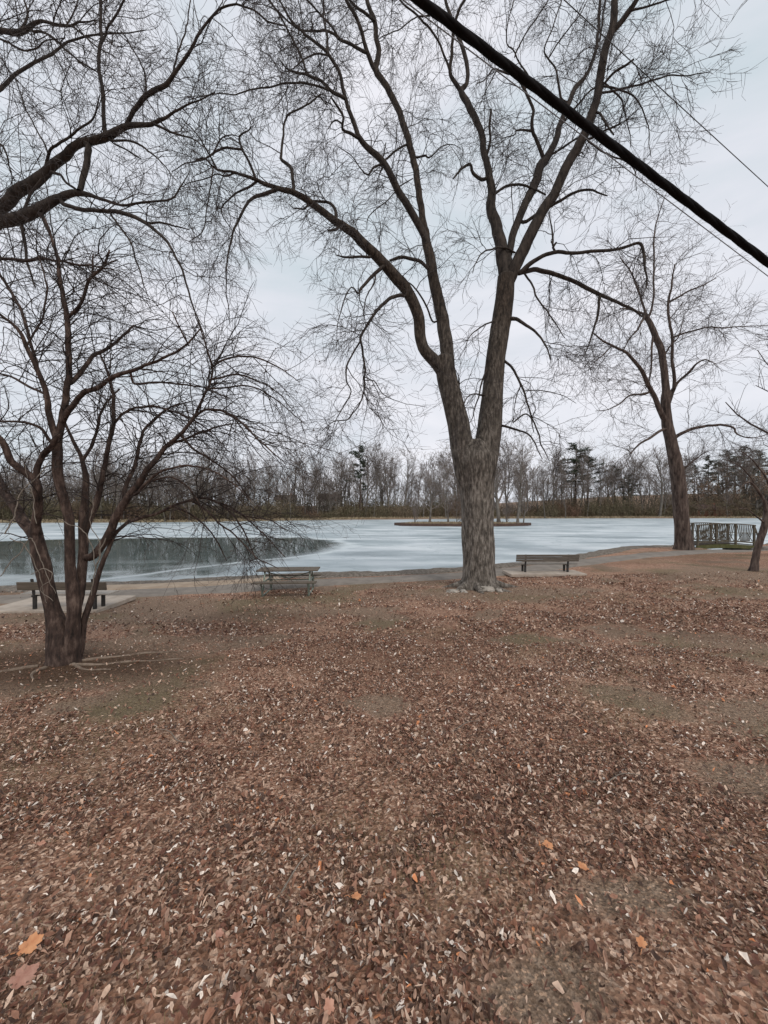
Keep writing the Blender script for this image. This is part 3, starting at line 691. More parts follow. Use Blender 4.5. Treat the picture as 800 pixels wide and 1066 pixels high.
# limbs of the crown that stand above the picture and hang twigs into it
up = []
for (px, py, Y, dx, dy, dz, ln, r) in [(374, -60, 14, -.4, -.2, .8, 5, .07), (270, -30, 11.6, -.7, -.3, .5, 4, .05), (450, -50, 14.6, 0, .2, 1, 4, .06), (636, -80, 11.4, .2, -.3, .9, 5, .09), (700, -60, 10.8, .8, -.2, .5, 4, .06), (620, -20, 15.5, .3, .5, .8, 4, .06), (350, -25, 12.8, -.5, 0, .6, 4, .05), (300, -20, 12, -.7, .3, .5, 4, .04)]:
    p = at(px, py, Y); d = np.array([[dx, dy, dz]], float)
    PP, RR = grow(p[None], d, np.array([ln*1.]), np.array([r]), .3*r, 14, .1)
    up.append((PP[0], RR[0]))
twig_crown(main_P+sec_P+sec_P[:0]+up, mroot, M['twig_grey'], sagA, sagB, sagC)

# stones lying at the foot of the maple
def rock(name, loc, size, mt, label, group, seed, parent=None):
    import bmesh
    bm = bmesh.new(); bmesh.ops.create_icosphere(bm, subdivisions=3, radius=1)
    v = np.array([w.co[:] for w in bm.verts]); f = np.array([[w.index for w in fc.verts] for fc in bm.faces]); bm.free()
    k = 1+1.0*(fbm(v[:, 0]*1.6+seed*5, v[:, 1]*1.3+v[:, 2]*1.9, seed, 3)-.5)
    v = v*k[:, None]; v[:, 2] = np.maximum(v[:, 2], -.45); v = v*np.array(size)/2+np.array(loc)
    o = build(name, v-np.array(loc), [f], mt, None, False); o.location = loc
    return tag(o, label, 'stone', group)
for k, (px, py, w, h, lb) in enumerate([(507, 615, .75, .22, 'wide pale stone against the foot of the big maple trunk'), (472, 612, .55, .10, 'flat pale stone lying left of the big maple trunk'), (483, 617, .3, .09, 'small reddish pale stone in the leaves in front of the big maple'), (520, 617, .26, .12, 'small pale stone right of the big maple foot')]):
    Y = 12.2 if k == 0 else 12.1; x = (px-400)/400*Y
    rock('stone', (x, Y, G(x, Y)+h*.12), (w*.75, .32, h*1.3), M['stone'], lb, 'stones at the foot of the maple', k+3)

# ======================= the small many-stemmed tree at the left ==============
Yc = 5.4
cx, cy = at(66, 688, Yc)[:2]
croot = empty('crabapple_tree', (cx, cy, G(cx, cy)), 'low bare tree with several red-brown stems and tangled twigs in front of the left bench', 'tree', 'bare trees on the near bank')
CT = [
 ([(66, 695, 19), (65, 684, 15), (63, 670, 13.5), (60, 658, 11.5), (56, 640, 9), (53, 628, 8.3), (48, 607, 8.3), (43, 585, 9), (39, 565, 8), (36, 548, 6.5)], 5.4, 5.3),
 ([(70, 694, 14), (74, 672, 10), (76, 650, 8), (76, 630, 8), (75, 612, 7.6), (73, 590, 6.4), (73, 565, 6), (71, 540, 6), (66, 518, 6), (62, 500, 6), (60, 475, 6), (60, 452, 5.6)], 5.4, 5.2),
 ([(76, 692, 8), (84, 676, 4.5), (87, 650, 4.4), (93, 630, 4.3), (99, 610, 4), (104, 595, 3.6), (111, 575, 3.2), (121, 555, 3), (135, 542, 2.6)], 5.45, 5.6),
 ([(76, 645, 6), (82, 622, 6.2), (85, 600, 6), (87, 570, 5.8), (87, 540, 5.4), (89, 515, 4.8), (90, 500, 4.3), (86, 478, 3.2), (76, 458, 2.6), (68, 440, 2)], 5.4, 5.8),
]
trunk_mesh('trunk', [limb3(p, a, b, .05, .012, rs=.9) for p, a, b in CT], M['bark_red'], croot, 22, .05, .07, flare=.2)
CL = [
 ([(38, 556, 6.5), (37, 545, 5.5), (39, 528, 5.3), (38, 505, 5), (32, 497, 4.6), (16, 486, 4.5), (8, 470, 4.2), (0, 457, 4), (-20, 440, 3), (-45, 420, 2)], 5.3, 4.7),
 ([(42, 575, 6), (33, 555, 6), (24, 542, 6), (14, 525, 5.5), (5, 512, 5), (-12, 480, 4), (-30, 450, 3)], 5.3, 5.9),
 ([(38, 508, 4), (39, 488, 4), (44, 475, 3.8), (54, 463, 3.8), (60, 452, 3.5)], 5.3, 5.2),
 ([(60, 458, 4.8), (56, 445, 4.2), (51, 430, 4), (49, 410, 3.6), (40, 385, 3.2), (31, 365, 3), (24, 350, 2.6), (14, 338, 2.2), (0, 327, 1.9), (-20, 310, 1.4)], 5.2, 4.8),
 ([(40, 385, 2.2), (31, 350, 2.2), (24, 328, 2.2), (17, 312, 2.2), (8, 296, 2.1), (0, 285, 1.9), (-15, 262, 1.2)], 5.0, 5.5),
 ([(61, 455, 5), (66, 434, 4.4), (71, 402, 4), (71, 372, 3.7), (71, 345, 3.6), (70, 328, 3.4), (65, 300, 3), (60, 270, 2.5), (54, 248, 2), (48, 228, 1.3)], 5.2, 5.0),
 ([(65, 440, 4.2), (74, 425, 3.8), (84, 412, 3.6), (100, 404, 3.2), (120, 392, 3), (142, 384, 2.6), (170, 374, 2.1), (192, 360, 1.7), (210, 342, 1.1)], 5.2, 4.6),
 ([(72, 400, 3.4), (80, 392, 3.3), (88, 382, 3.1), (98, 370, 2.8), (110, 364, 2.4), (125, 352, 2), (140, 339, 1.5)], 5.1, 5.7),
 ([(71, 332, 2.6), (84, 316, 2.4), (90, 298, 2.3), (97, 288, 2.2), (108, 279, 2), (112, 268, 1.7), (115, 261, 1.2)], 5.0, 4.8),
 ([(97, 288, 1.6), (97, 274, 1.4), (98, 265, 1)], 4.9, 4.9), ([(106, 280, 1.4), (118, 274, 1.3), (123, 271, .9)], 4.85, 4.7),
 ([(0, 270, 2.2), (25, 272, 2.4), (45, 270, 2.1), (62, 272, 1.6), (80, 276, 1.8), (100, 278, 1.4), (118, 281, 1)], 5.4, 5.1),
 ([(87, 555, 5), (95, 535, 4.6), (101, 520, 4.2), (107, 498, 3.6), (112, 472, 3.2), (118, 445, 3), (119, 420, 2.6), (117, 405, 2.2), (112, 385, 1.8), (105, 368, 1.2)], 5.6, 5.9),
 ([(88, 580, 5), (97, 578, 5), (112, 557, 5), (122, 538, 5), (131, 522, 4.7), (147, 500, 4.2), (160, 480, 3.6), (177, 462, 3), (190, 450, 2.7), (199, 440, 2.5), (210, 418, 2.1), (219, 398, 1.8), (221, 380, 1.6), (212, 352, 1.3), (205, 332, .9)], 5.5, 5.2),
 ([(199, 440, 2.1), (212, 428, 2), (228, 427, 2), (242, 433, 1.9), (257, 445, 1.7), (270, 458, 1.5), (285, 471, 1.1), (297, 482, .6)], 5.2, 4.9),
 ([(178, 462, 2.2), (195, 456, 2), (212, 450, 1.8), (235, 442, 1.2), (255, 440, .8)], 5.3, 5.7),
 ([(128, 530, 3.2), (131, 508, 2.9), (140, 483, 2.7), (146, 462, 2.4), (151, 447, 2.1), (161, 436, 1.9), (173, 427, 1.6), (190, 420, 1)], 5.5, 6.0),
 ([(119, 441, 2.2), (128, 431, 2), (141, 425, 1.9), (158, 423, 1.7), (178, 428, 1.5), (199, 436, 1.3), (220, 450, .9), (238, 470, .6)], 5.7, 5.3),
 ([(135, 543, 2.6), (147, 538, 2.5), (162, 535, 2.3), (180, 527, 2.1), (200, 520, 1.9), (218, 520, 1.7), (234, 528, 1.5), (248, 543, 1.3), (258, 563, 1.1), (266, 582, .8)], 5.6, 6.0),
 ([(140, 515, 2.4), (152, 503, 2.2), (165, 493, 2), (180, 487, 1.9), (200, 485, 1.7), (222, 490, 1.4), (245, 505, 1), (262, 522, .7)], 5.6, 5.1),
 ([(160, 500, 1.5), (178, 497, 1.4), (195, 507, 1.2), (208, 525, 1), (216, 545, .7)], 5.6, 5.9),
 ([(200, 520, 1.8), (215, 532, 1.6), (232, 548, 1.4), (250, 562, 1.2), (268, 580, 1), (290, 592, .6)], 5.9, 5.4),
 ([(180, 527, 1.8), (198, 535, 1.5), (214, 548, 1.2), (228, 566, 1), (236, 584, .6)], 5.8, 6.2),
 ([(218, 520, 1.6), (240, 528, 1.4), (262, 545, 1.2), (280, 562, 1), (297, 580, .6)], 5.9, 6.2),
 ([(234, 528, 1.4), (252, 536, 1.2), (275, 540, 1), (300, 552, .7)], 5.9, 5.6),
 ([(188, 452, 2), (205, 470, 1.7), (222, 480, 1.5), (246, 500, 1.1), (262, 522, .7)], 5.3, 5.8),
 ([(222, 395, 1.7), (245, 390, 1.5), (268, 396, 1.2), (290, 410, .9), (306, 428, .6)], 5.1, 5.6),
 ([(140, 400, 1.8), (160, 398, 1.6), (185, 400, 1.4), (215, 405, 1.1), (240, 415, .7)], 5.0, 5.4),
 ([(221, 382, 1.7), (236, 374, 1.6), (255, 371, 1.5), (272, 374, 1.3), (292, 384, 1), (312, 398, .6)], 5.2, 4.9),
 ([(215, 405, 1.6), (232, 404, 1.5), (255, 402, 1.3), (275, 408, 1.1), (298, 424, .8), (318, 442, .5)], 5.2, 5.6),
 ([(197, 360, 1.4), (190, 345, 1.3), (180, 325, 1)], 4.8, 4.6),
 ([(86, 480, 2.6), (96, 462, 2.3), (103, 440, 2), (112, 420, 1.8), (125, 405, 1.4)], 5.7, 6.2),
 ([(60, 470, 2.6), (45, 448, 2.2), (25, 440, 1.9), (0, 438, 1.5), (-25, 445, 1)], 5.2, 4.9),
 ([(49, 412, 2), (30, 402, 1.9), (12, 392, 1.6), (-8, 388, 1.2)], 5, 5.3),
 ([(28, 360, 1.6), (45, 330, 1.5), (50, 300, 1.3), (40, 262, .9)], 5, 5.2),
]
cl = []; drop_ = []; cstems = [limb3(p, a, b, .05, .012) for p, a, b in CT]
for k, (p, a, b) in enumerate(CL):
    p, a, b = snap(p, a, b, cstems+cl)
    P, R = limb3(p, a, b, .05, .022, rs=1.0)
    cl.append((P, R)); drop_.append(p[0][1] > 500 and p[-1][1] > 515)
    trunk_mesh('limb', [(P, R)], M['bark_red'], croot, 10, .05, .04)
PA, PB, PC = twig_crown([c_ for k, c_ in enumerate(cl) if not drop_[k] or k % 3 == 0], croot, M['twig_red'],
    dict(rate=11.5, ang=(30, 80), len=(.4, 1.5), r=.0085, w=.15, t1=(.03, 0, .05), t2=(.05, 0, -.2), t0=.08, bias=(.16, 0, .12)),
    dict(rate=6.5, ang=(25, 70), len=(.15, .65), r=.0034, w=.17, t1=(0, 0, 0), t2=(.02, 0, -.08)),
    dict(rate=6.0, ang=(25, 60), len=(.05, .2), r=.0019, w=.14, t1=(0, 0, 0), t2=(0, 0, 0)), mn=22)
# shrivelled fruit and bud clusters at the tips
tips = PB[:, -1][rng.random(len(PB)) < .10]; tips = tips[tips[:, 0] > -3.2]
o6 = np.array([(1, 0, 0), (-1, 0, 0), (0, 1, 0), (0, -1, 0), (0, 0, 1.4), (0, 0, -1.6)], float)
f8 = np.array([(0, 2, 4), (2, 1, 4), (1, 3, 4), (3, 0, 4), (2, 0, 5), (1, 2, 5), (3, 1, 5), (0, 3, 5)])
tv = (tips[:, None]+o6[None]*rng.uniform(.004, .009, (len(tips), 1, 1))).reshape(-1, 3)
tf = (f8[None]+np.arange(len(tips))[:, None, None]*6).reshape(-1, 3)
tag(build('dried_fruit', tv, [tf], M['fruit'], croot, False), kind='stuff')
# pale suckers and a dead hanging tangle over the stems, roots on the soil
sk = Branches()
for pts, a, b in [([(5, 556, 1.8), (12, 538, 2), (24, 512, 1.8), (40, 495, 1.4), (52, 480, .9)], 4.9, 5.1),
                  ([(0, 600, 1.2), (20, 575, 1.5), (32, 560, 1.4), (44, 585, 1.3), (50, 600, 1), (58, 618, .7)], 4.9, 5.0),
                  ([(32, 598, 1), (45, 592, 1.3), (56, 596, 1.3), (52, 604, 1.1), (42, 612, .9), (55, 626, .6)], 4.95, 5.0),
                  ([(10, 560, 1.3), (28, 572, 1.4), (42, 602, 1.2), (48, 628, .8)], 4.9, 5.05),
                  ([(38, 545, 1.2), (34, 520, 1.1), (28, 500, .9), (22, 478, .6)], 4.9, 5),
                  ([(60, 540, 1.2), (80, 548, 1.3), (95, 566, 1.3), (99, 590, 1)], 5.0, 5.1),
                  ([(97, 520, 1.3), (94, 545, 1.2), (104, 566, 1), (100, 588, .8)], 5.2, 5.2),
                  ([(110, 560, 1.8), (104, 580, 1.8), (99, 602, 1.6), (95, 620, 1.3)], 5.3, 5.35)]:
    P, R = limb3(pts, a, b, .04, .04, rs=.55); sk.add(P[None], R[None], 6)
sk.build('sucker', M['pale_twig'], croot)
for pts in [[(-4.3, 5.25), (-3.9, 5.3), (-3.4, 5.45), (-2.9, 5.55)], [(-4.3, 5.45), (-3.8, 5.75), (-3.3, 5.95), (-2.8, 6.0)], [(-4.7, 5.2), (-5.0, 4.95), (-5.4, 4.85), (-5.9, 4.9)], [(-4.55, 5.15), (-4.5, 4.9), (-4.3, 4.7)], [(-4.3, 5.3), (-4.0, 5.1), (-3.6, 5.05)]]:
    P = resample(np.array(pts), .05); z = ground(P[:, 0], P[:, 1])+.012+.008*np.sin(np.arange(len(P))*.5)
    P = np.concatenate([P, z[:, None]], 1); R = np.linspace(.035, .012, len(P))
    trunk_mesh('root', [(P-np.array([0, 0, .012]), R*.8)], M['root_bark'], croot, 8, .09, .09)

# ======================= big tree standing outside the frame at the left ======
lx, ly = -13.0, 8.2
lroot = empty('overhanging_tree', (lx, ly, G(lx, ly)), 'bare tree whose heavy limbs reach in from the left edge above the small tree', 'tree', 'bare trees on the near bank')
tz = G(lx, ly)
tp = np.array([(lx, ly, tz-.15, .75), (lx, ly, tz+.3, .55), (lx+.1, ly, tz+2, .45), (lx+.5, ly, 4.0, .42), (lx+1.4, ly-.2, 5.6, .36)])
S = resample(tp, .1); chain0 = (S[:, :3], S[:, 3])
tp2 = np.array([(lx+.2, ly, 3.0, .38), (lx-.4, ly+.3, 6, .33), (lx-.3, ly+.3, 10, .26), (lx+.6, ly+.4, 14, .15)])
S2 = resample(tp2, .15)
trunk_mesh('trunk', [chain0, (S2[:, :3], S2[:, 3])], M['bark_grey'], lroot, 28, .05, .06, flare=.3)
LL = [
 ([(-280, 330, 13), (-200, 300, 12), (-120, 270, 10.5), (-55, 250, 9), (0, 233, 8.2), (25, 226, 8), (47, 217, 7), (67, 207, 5.8), (84, 201, 4.8), (100, 206, 3.2), (125, 214, 2.5), (155, 212, 2.1), (180, 208, 1.8), (188, 198, 1.5), (193, 188, 1), (200, 178, .6)], 8.0, 6.6),
 ([(-200, 300, 10), (-120, 268, 9.5), (-50, 240, 8.5), (0, 219, 7.6), (20, 203, 7.8), (40, 190, 7.2), (52, 178, 6.2), (67, 163, 6.2), (87, 152, 5.5), (110, 144, 6), (130, 134, 4.8), (145, 131, 4), (160, 130, 3.5), (175, 124, 2.6), (190, 117, 2.1), (205, 107, 1.5), (225, 98, 1)], 8.0, 6.8),
 ([(-330, 100, 9), (-200, 70, 8), (-100, 45, 6), (-40, 34, 5), (0, 33, 4.3), (22, 36, 4.4), (40, 30, 3), (60, 28, 2.4), (77, 27, 2), (100, 24, 1.2), (120, 30, .7)], 8.4, 6.4),
]
LL2 = [
 ([(68, 214, 3), (85, 218, 2.8), (100, 221, 2.9), (112, 219, 3), (135, 225, 3), (150, 232, 2.8), (163, 241, 2.5), (175, 252, 2.2), (183, 266, 1.9), (190, 282, 1.7), (196, 302, 1.5), (205, 328, 1.2), (214, 352, .9)], 7.0, 5.8),
 ([(142, 227, 2), (155, 233, 1.8), (168, 232, 1.6), (182, 236, 1.3), (198, 240, .8)], 6.6, 6.9),
 ([(115, 221, 1.7), (125, 236, 1.6), (136, 252, 1.4), (144, 275, 1.2), (149, 295, .9), (156, 312, .5)], 6.8, 6.3),
 ([(93, 154, 4.2), (91, 168, 4), (87, 186, 3.8), (84, 200, 3.6)], 7.2, 7.0),
 ([(111, 142, 3.2), (110, 125, 2.8), (110, 105, 2.7), (105, 80, 2.6), (105, 60, 2.4), (107, 37, 2.3), (107, 0, 2), (106, -40, 1.5)], 7.1, 7.8),
 ([(107, 48, 1.9), (114, 34, 1.7), (122, 20, 1.6), (132, 0, 1.4), (142, -25, 1)], 7.6, 7.1),
 ([(133, 130, 3), (139, 118, 3), (150, 105, 3.3), (162, 97, 3.2), (175, 90, 3.1), (185, 75, 2.6), (200, 54, 2.3), (210, 34, 2), (225, 17, 1.7), (240, 10, 1.5), (260, 13, 1.3), (282, 25, 1.2), (298, 30, .8)], 7.0, 6.2),
 ([(49, 178, 2.5), (52, 162, 2.1), (60, 152, 1.9), (72, 145, 1.7), (85, 136, 1.6), (97, 125, 1.4), (102, 112, 1.1), (106, 100, .7)], 7.4, 6.8),
 ([(52, 162, 1.4), (42, 140, 1.2), (30, 117, 1), (22, 98, .8), (17, 80, .5)], 7.4, 7.8),
 ([(58, 182, 2.2), (65, 184, 2), (70, 190, 1.9), (80, 198, 1.8)], 7.3, 7.1),
 ([(117, 149, 1.8), (135, 150, 1.6), (150, 155, 1.5), (160, 163, 1.3), (170, 172, 1), (185, 190, .6)], 7.0, 6.6),
 ([(118, 150, 1.3), (132, 157, 1.2), (148, 167, .8)], 7.0, 7.2),
 ([(162, 131, 2), (175, 137, 1.8), (188, 142, 1.5), (203, 147, 1), (220, 160, .6)], 6.9, 6.5),
 ([(37, 35, 2), (50, 38, 1.7), (62, 46, 1.6), (72, 56, 1.5), (85, 66, 1.3), (100, 75, 1), (112, 84, .6)], 6.9, 6.4),
 ([(24, 34, 1.8), (30, 18, 1.6), (27, 0, 1.3)], 7, 7.2),
 ([(-30, 38, 2), (0, 43, 1.6), (12, 48, 1.5), (25, 54, 1.4), (37, 54, 1.2), (50, 46, .9), (70, 42, .6)], 7.2, 6.6),
 ([(60, 28, 1.5), (75, 30, 1.4), (88, 40, 1.2), (103, 50, 1), (122, 62, .6)], 6.7, 6.2),
 ([(153, 104, 1.6), (153, 80, 1.3), (140, 55, 1.1), (128, 35, .8)], 6.9, 7.2),
 ([(181, 80, 1.6), (188, 55, 1.3), (195, 30, 1.1), (200, 0, .9)], 6.7, 7.1),
 ([(72, 27, 1.2), (80, 10, 1), (85, -10, .8)], 6.6, 6.8),
 ([(-20, 190, 2), (0, 152, 1.8), (12, 175, 1), (14, 198, .7)], 7.6, 7.4),
 ([(43, 220, 3), (48, 232, 2.5), (58, 260, 2), (62, 290, 1.5), (66, 320, 1)], 7.3, 7.2),
 ([(24, 230, 2.6), (27, 250, 2.4), (29, 275, 1.8), (38, 300, 1.1)], 7.4, 7.3),
 ([(25, 225, 2.2), (33, 205, 2), (45, 188, 1.8)], 7.3, 7.2),
]
llc = []
for k, (p, a, b) in enumerate(LL):
    P, R = limb3(p, a, b, .1, .05, rs=.78); llc.append((P, R))
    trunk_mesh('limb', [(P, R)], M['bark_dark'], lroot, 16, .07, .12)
sb = Branches()
for p, a, b in LL2:
    p, a, b = snap(p, a, b, llc)
    P, R = limb3(p, a, b, .08, .03); sb.add(P[None], R[None], 7); llc.append((P, R))
upl = []
for (px, py, Y, dx, dy, dz, ln, r) in [(107, -40, 7.8, .3, .2, 1, 3, .03), (60, -70, 7, .9, .1, .25, 4.5, .04), (170, -90, 7, .9, .1, .0, 4, .03), (-60, 120, 8, .6, .2, .5, 5, .05), (-60, -20, 8, .8, .0, .2, 5, .05)]:
    p = at(px, py, Y); PP, RR = grow(p[None], np.array([[dx, dy, dz]], float), np.array([ln*1.]), np.array([r]), .2*r, 12, .12)
    upl.append((PP[0], RR[0])); sb.add(PP, RR, 6)
sb.build('branch', M['bark_dark'], lroot)
# only the reaching ends of the limbs carry twigs in view
llc2 = [(P[len(P)//3:], R[len(R)//3:]) if k < 3 else (P, R) for k, (P, R) in enumerate(llc)]
twig_crown(llc2+upl+[(S2[:, :3], S2[:, 3])], lroot, M['twig_grey'],
    dict(rate=4.2, ang=(30, 80), len=(.5, 2.0), r=.0095, w=.24, t1=(.02, 0, .04), t2=(0, 0, -.12), t0=.15),
    dict(rate=5.5, ang=(25, 70), len=(.25, .95), r=.0044, w=.24, t1=(0, 0, 0), t2=(0, 0, -.08)),
    dict(rate=6.5, ang=(20, 65), len=(.1, .4), r=.0026, w=.22, t1=(0, 0, 0), t2=(0, 0, .03)), mn=18)

# ======================= tree on the shore at the right =======================
Yr = 22.8
rx, ry = at(713, 574, Yr)[:2]
rroot = empty('shore_tree', (rx, ry, G(rx, ry)), 'leaning bare brown tree between the path and the ice, left of the footbridge', 'tree', 'bare trees on the near bank')
trunk_mesh('trunk', [limb3([(713.5, 579, 12), (713, 572, 10.5), (712, 560, 9), (710.5, 545, 8.2), (708, 515, 8.1), (704, 482, 7.6), (699, 460, 6.6), (694, 438, 6.2), (693, 415, 5.6), (693, 402, 4.8), (689, 369, 4.6), (684, 354, 4.3), (677, 338, 3.8), (670, 326, 3.4)], Yr, 22.4, .15, .03, rs=.92)], M['bark_brown'], rroot, 28, .05, .06, flare=.22)
RL = [
 ([(695, 442, 4.2), (688, 430, 3.7), (682, 415, 3.4), (676, 404, 3.1), (668, 388, 2.8), (660, 376, 2.5), (650, 367, 2.1), (637, 360, 1.8), (626, 354, 1.4), (616, 346, .9)], 22.6, 20.8),
 ([(694, 424, 3.6), (699, 408, 3.1), (702, 400, 2.6), (700, 375, 2.3), (699, 352, 2.1), (696, 330, 2), (696, 315, 1.8), (699, 296, 1.4), (702, 276, 1)], 22.5, 23.5),
 ([(699, 409, 2.3), (706, 398, 2), (715, 390, 1.9), (724, 380, 1.5), (734, 375, 1.1), (745, 379, .6)], 22.6, 21.2),
 ([(699, 352, 1.5), (710, 348, 1.4), (722, 345, 1.3), (736, 341, 1.1), (751, 342, 1), (775, 340, .8), (800, 339, .5)], 23.2, 21.5),
 ([(696, 315, 1.6), (705, 310, 1.5), (715, 304, 1.3), (730, 298, 1), (745, 290, .6)], 23.4, 22.8),
 ([(700, 458, 3), (708, 452, 2.6), (722, 446, 2.3), (741, 443, 2), (753, 443, 1.8), (764, 445, 1.5), (768, 452, 1.2), (782, 456, .8), (800, 452, .5)], 22.7, 21.4),
 ([(697, 446, 2.4), (688, 448, 2.1), (678, 455, 1.9), (668, 461, 1.6), (660, 468, 1.2), (655, 474, .7)], 22.7, 21.7),
 ([(677, 408, 1.7), (668, 411, 1.5), (655, 412, 1.3), (645, 420, 1.1), (634, 426, .8), (620, 428, .5)], 22, 21.2),
 ([(674, 332, 1.8), (679, 318, 1.6), (680, 290, 1.4), (680, 262, 1.3), (681, 240, 1.1), (687, 218, .7), (694, 200, .4)], 22.4, 23),
 ([(672, 328, 2), (662, 324, 1.8), (654, 322, 1.6), (645, 322, 1.1)], 22.4, 22),
 ([(670, 330, 1.8), (662, 345, 1.5), (655, 352, 1.1), (648, 368, .7)], 22.4, 21.8),
 ([(672, 327, 1.8), (665, 305, 1.5), (656, 285, 1.2), (645, 268, .8)], 22.4, 23),
 ([(680, 350, 1.6), (678, 370, 1.4), (677, 390, 1), (672, 405, .7)], 22.4, 21.9),
 ([(706, 495, 1.8), (714, 487, 1.4), (722, 480, .9), (735, 470, .5)], 22.7, 22),
 ([(690, 375, 1.4), (696, 362, 1.2), (706, 350, .9), (712, 330, .6)], 22.5, 22),
 ([(637, 360, 1.2), (625, 372, 1), (615, 380, .6)], 21.2, 21),
]
rl = []; rb = Branches()
rtr = limb3([(713, 572, 10.5), (712, 560, 9), (710.5, 545, 8.2), (708, 515, 8.1), (704, 482, 7.6), (699, 460, 6.6), (694, 438, 6.2), (693, 415, 5.6), (693, 402, 4.8), (689, 369, 4.6), (684, 354, 4.3), (677, 338, 3.8), (670, 326, 3.4)], Yr, 22.4, .15, .03)
for k, (p, a, b) in enumerate(RL):
    p, a, b = snap(p, a, b, [rtr]+rl)
    P, R = limb3(p, a, b, .18, .05); rl.append((P, R))
    if k < 9: trunk_mesh('limb', [(P, R)], M['bark_brown'], rroot, 10, .05, .05)
    else: rb.add(P[None], R[None], 6)
rb.build('branch', M['bark_brown'], rroot)
twig_crown(rl, rroot, M['twig_right'],
    dict(rate=4.2, ang=(30, 75), len=(.8, 3.6), r=.016, w=.2, t1=(0, 0, .04), t2=(0, 0, -.06), t0=.15),
    dict(rate=2.8, ang=(25, 65), len=(.5, 1.8), r=.010, w=.2, t1=(0, 0, 0), t2=(0, 0, -.05)),
    dict(rate=3.0, ang=(20, 60), len=(.25, .8), r=.0065, w=.18, t1=(0, 0, 0), t2=(0, 0, .04)), mn=16)

# ======================= generic bare tree (grown) ============================
def bare_tree(name, x, y, H, r, label, mt, mtw, group=None, lean=(0, 0), fork=.35, spread=(22, 50), nA=16, lenA=.38, rateB=1.6, rateC=1.5, tr=(.03, .012, .006), seed=0, z=None, sides=10, twl=(2.2, 1.0), up=.12):
    global rng
    old = rng; rng = np.random.default_rng(seed)
    z = G(x, y) if z is None else z
    root = empty(name, (x, y, z), label, 'tree', group)
    n = 14; t = np.linspace(0, 1, n)
    P = np.stack([x+lean[0]*H*t+.02*H*np.sin(t*5+seed), y+lean[1]*H*t+.02*H*np.cos(t*4+seed), z-.1+H*.86*t], -1)
    R = r*(1-t)**.8*.9+r*.08; R[0] *= 1.35
    trunk_mesh('trunk', [(P, R)], mt, root, sides, .04, .05, cap=False)
    # main limbs
    f = fork+(1-fork)*np.linspace(0, .98, nA)**.9; i = np.minimum((f*(n-1)).astype(int), n-2); fr = (f*(n-1)-i)[:, None]
    p = P[i]*(1-fr)+P[i+1]*fr; az = rng.random(nA)*2*np.pi+np.arange(nA)*2.4; el = np.radians(rng.uniform(*spread, nA))
    d = np.stack([np.cos(az)*np.sin(el), np.sin(az)*np.sin(el), np.cos(el)], -1)
    ra = np.interp(f, t, R)*.6; LA = H*lenA*(1.05-.6*(f-fork)/(1-fork))*rng.uniform(.7, 1.15, nA)
    PA, RA = grow(p, d, LA, ra, ra*.2, 9, .1, (0, 0, 0), (0, 0, up))
    tw = Twigs(); tw.add(PA, RA, 5)
    pb, db, rb_, _, tt = spawn(PA, RA, rateB, .15, 1, (25, 60), (0, 0, .15))
    PB, RB = grow(pb, db, H/16*twl[0]*rng.uniform(.5, 1.2, len(pb)), np.minimum(rb_*.7, tr[0]), tr[1], 6, .14, (0, 0, .03), (0, 0, up*.4))
    tw.add(PB, RB, 3)
    pc_, dc, rc, _, tt = spawn(PB, RB, rateC, .1, 1, (20, 60))
    PC, RC = grow(pc_, dc, H/16*twl[1]*rng.uniform(.5, 1.3, len(pc_)), np.full(len(pc_), tr[1]), tr[2], 4, .13)
    tw.add(PC, RC, 3)
    tw.build('crown', mtw, root)
    rng = old
    return root, PC

# tree whose crown enters at the right edge, and the young tree by the path
bare_tree('bank_tree', 28.6, 22.5, 17, .30, 'bare tree at the right edge, only its fine twigs reaching in above the footbridge', M['bark_brown'], M['twig_right'], 'bare trees on the near bank', fork=.22, spread=(40, 75), nA=26, lenA=.5, rateB=2.2, rateC=2.8, tr=(.018, .009, .005), seed=31, twl=(2.2, .9))
yx, yy = at(785, 597, 14.7)[:2]
yroot = empty('young_tree', (yx, yy, G(yx, yy)), 'small crooked dark young tree beside the path at the right edge', 'tree', 'bare trees on the near bank')
ych = limb3([(784, 600, 6.2), (786, 590, 4.6), (789, 575, 4.1), (792, 563, 4.2), (796, 550, 4.3), (798, 538, 3.6), (799, 526, 3.2), (806, 505, 2.5), (812, 480, 1.8)], 14.7, 14.5, .08, .03)
trunk_mesh('trunk', [ych], M['bark_brown'], yroot, 14, .06, .08, flare=.2)
yl = [limb3(p, a, b, .08, .03) for p, a, b in [
 ([(798, 532, 3), (794, 518, 2.3), (788, 508, 2), (781, 502, 1.5), (774, 505, .9), (768, 512, .6)], 14.5, 14.2),
 ([(799, 524, 2), (790, 512, 1.5), (778, 492, 1.1), (765, 482, .8), (752, 478, .5)], 14.5, 14.9),
 ([(804, 512, 2), (796, 495, 1.4), (785, 480, 1), (772, 470, .6)], 14.5, 14.0),
 ([(797, 545, 1.8), (788, 538, 1.2), (778, 530, .9), (768, 530, .5)], 14.6, 14.3)]]
for c_ in yl: trunk_mesh('limb', [c_], M['bark_brown'], yroot, 8, .05, .05)
twig_crown(yl+[ych], yroot, M['twig_right'],
    dict(rate=3.2, ang=(30, 75), len=(.4, 1.1), r=.009, w=.16, t1=(0, 0, .02), t2=(0, 0, 0), t0=.35),
    dict(rate=4.2, ang=(25, 65), len=(.2, .6), r=.005, w=.15, t1=(0, 0, 0), t2=(0, 0, 0)),
    dict(rate=4, ang=(20, 60), len=(.1, .3), r=.003, w=.12, t1=(0, 0, 0), t2=(0, 0, 0)), mn=14)

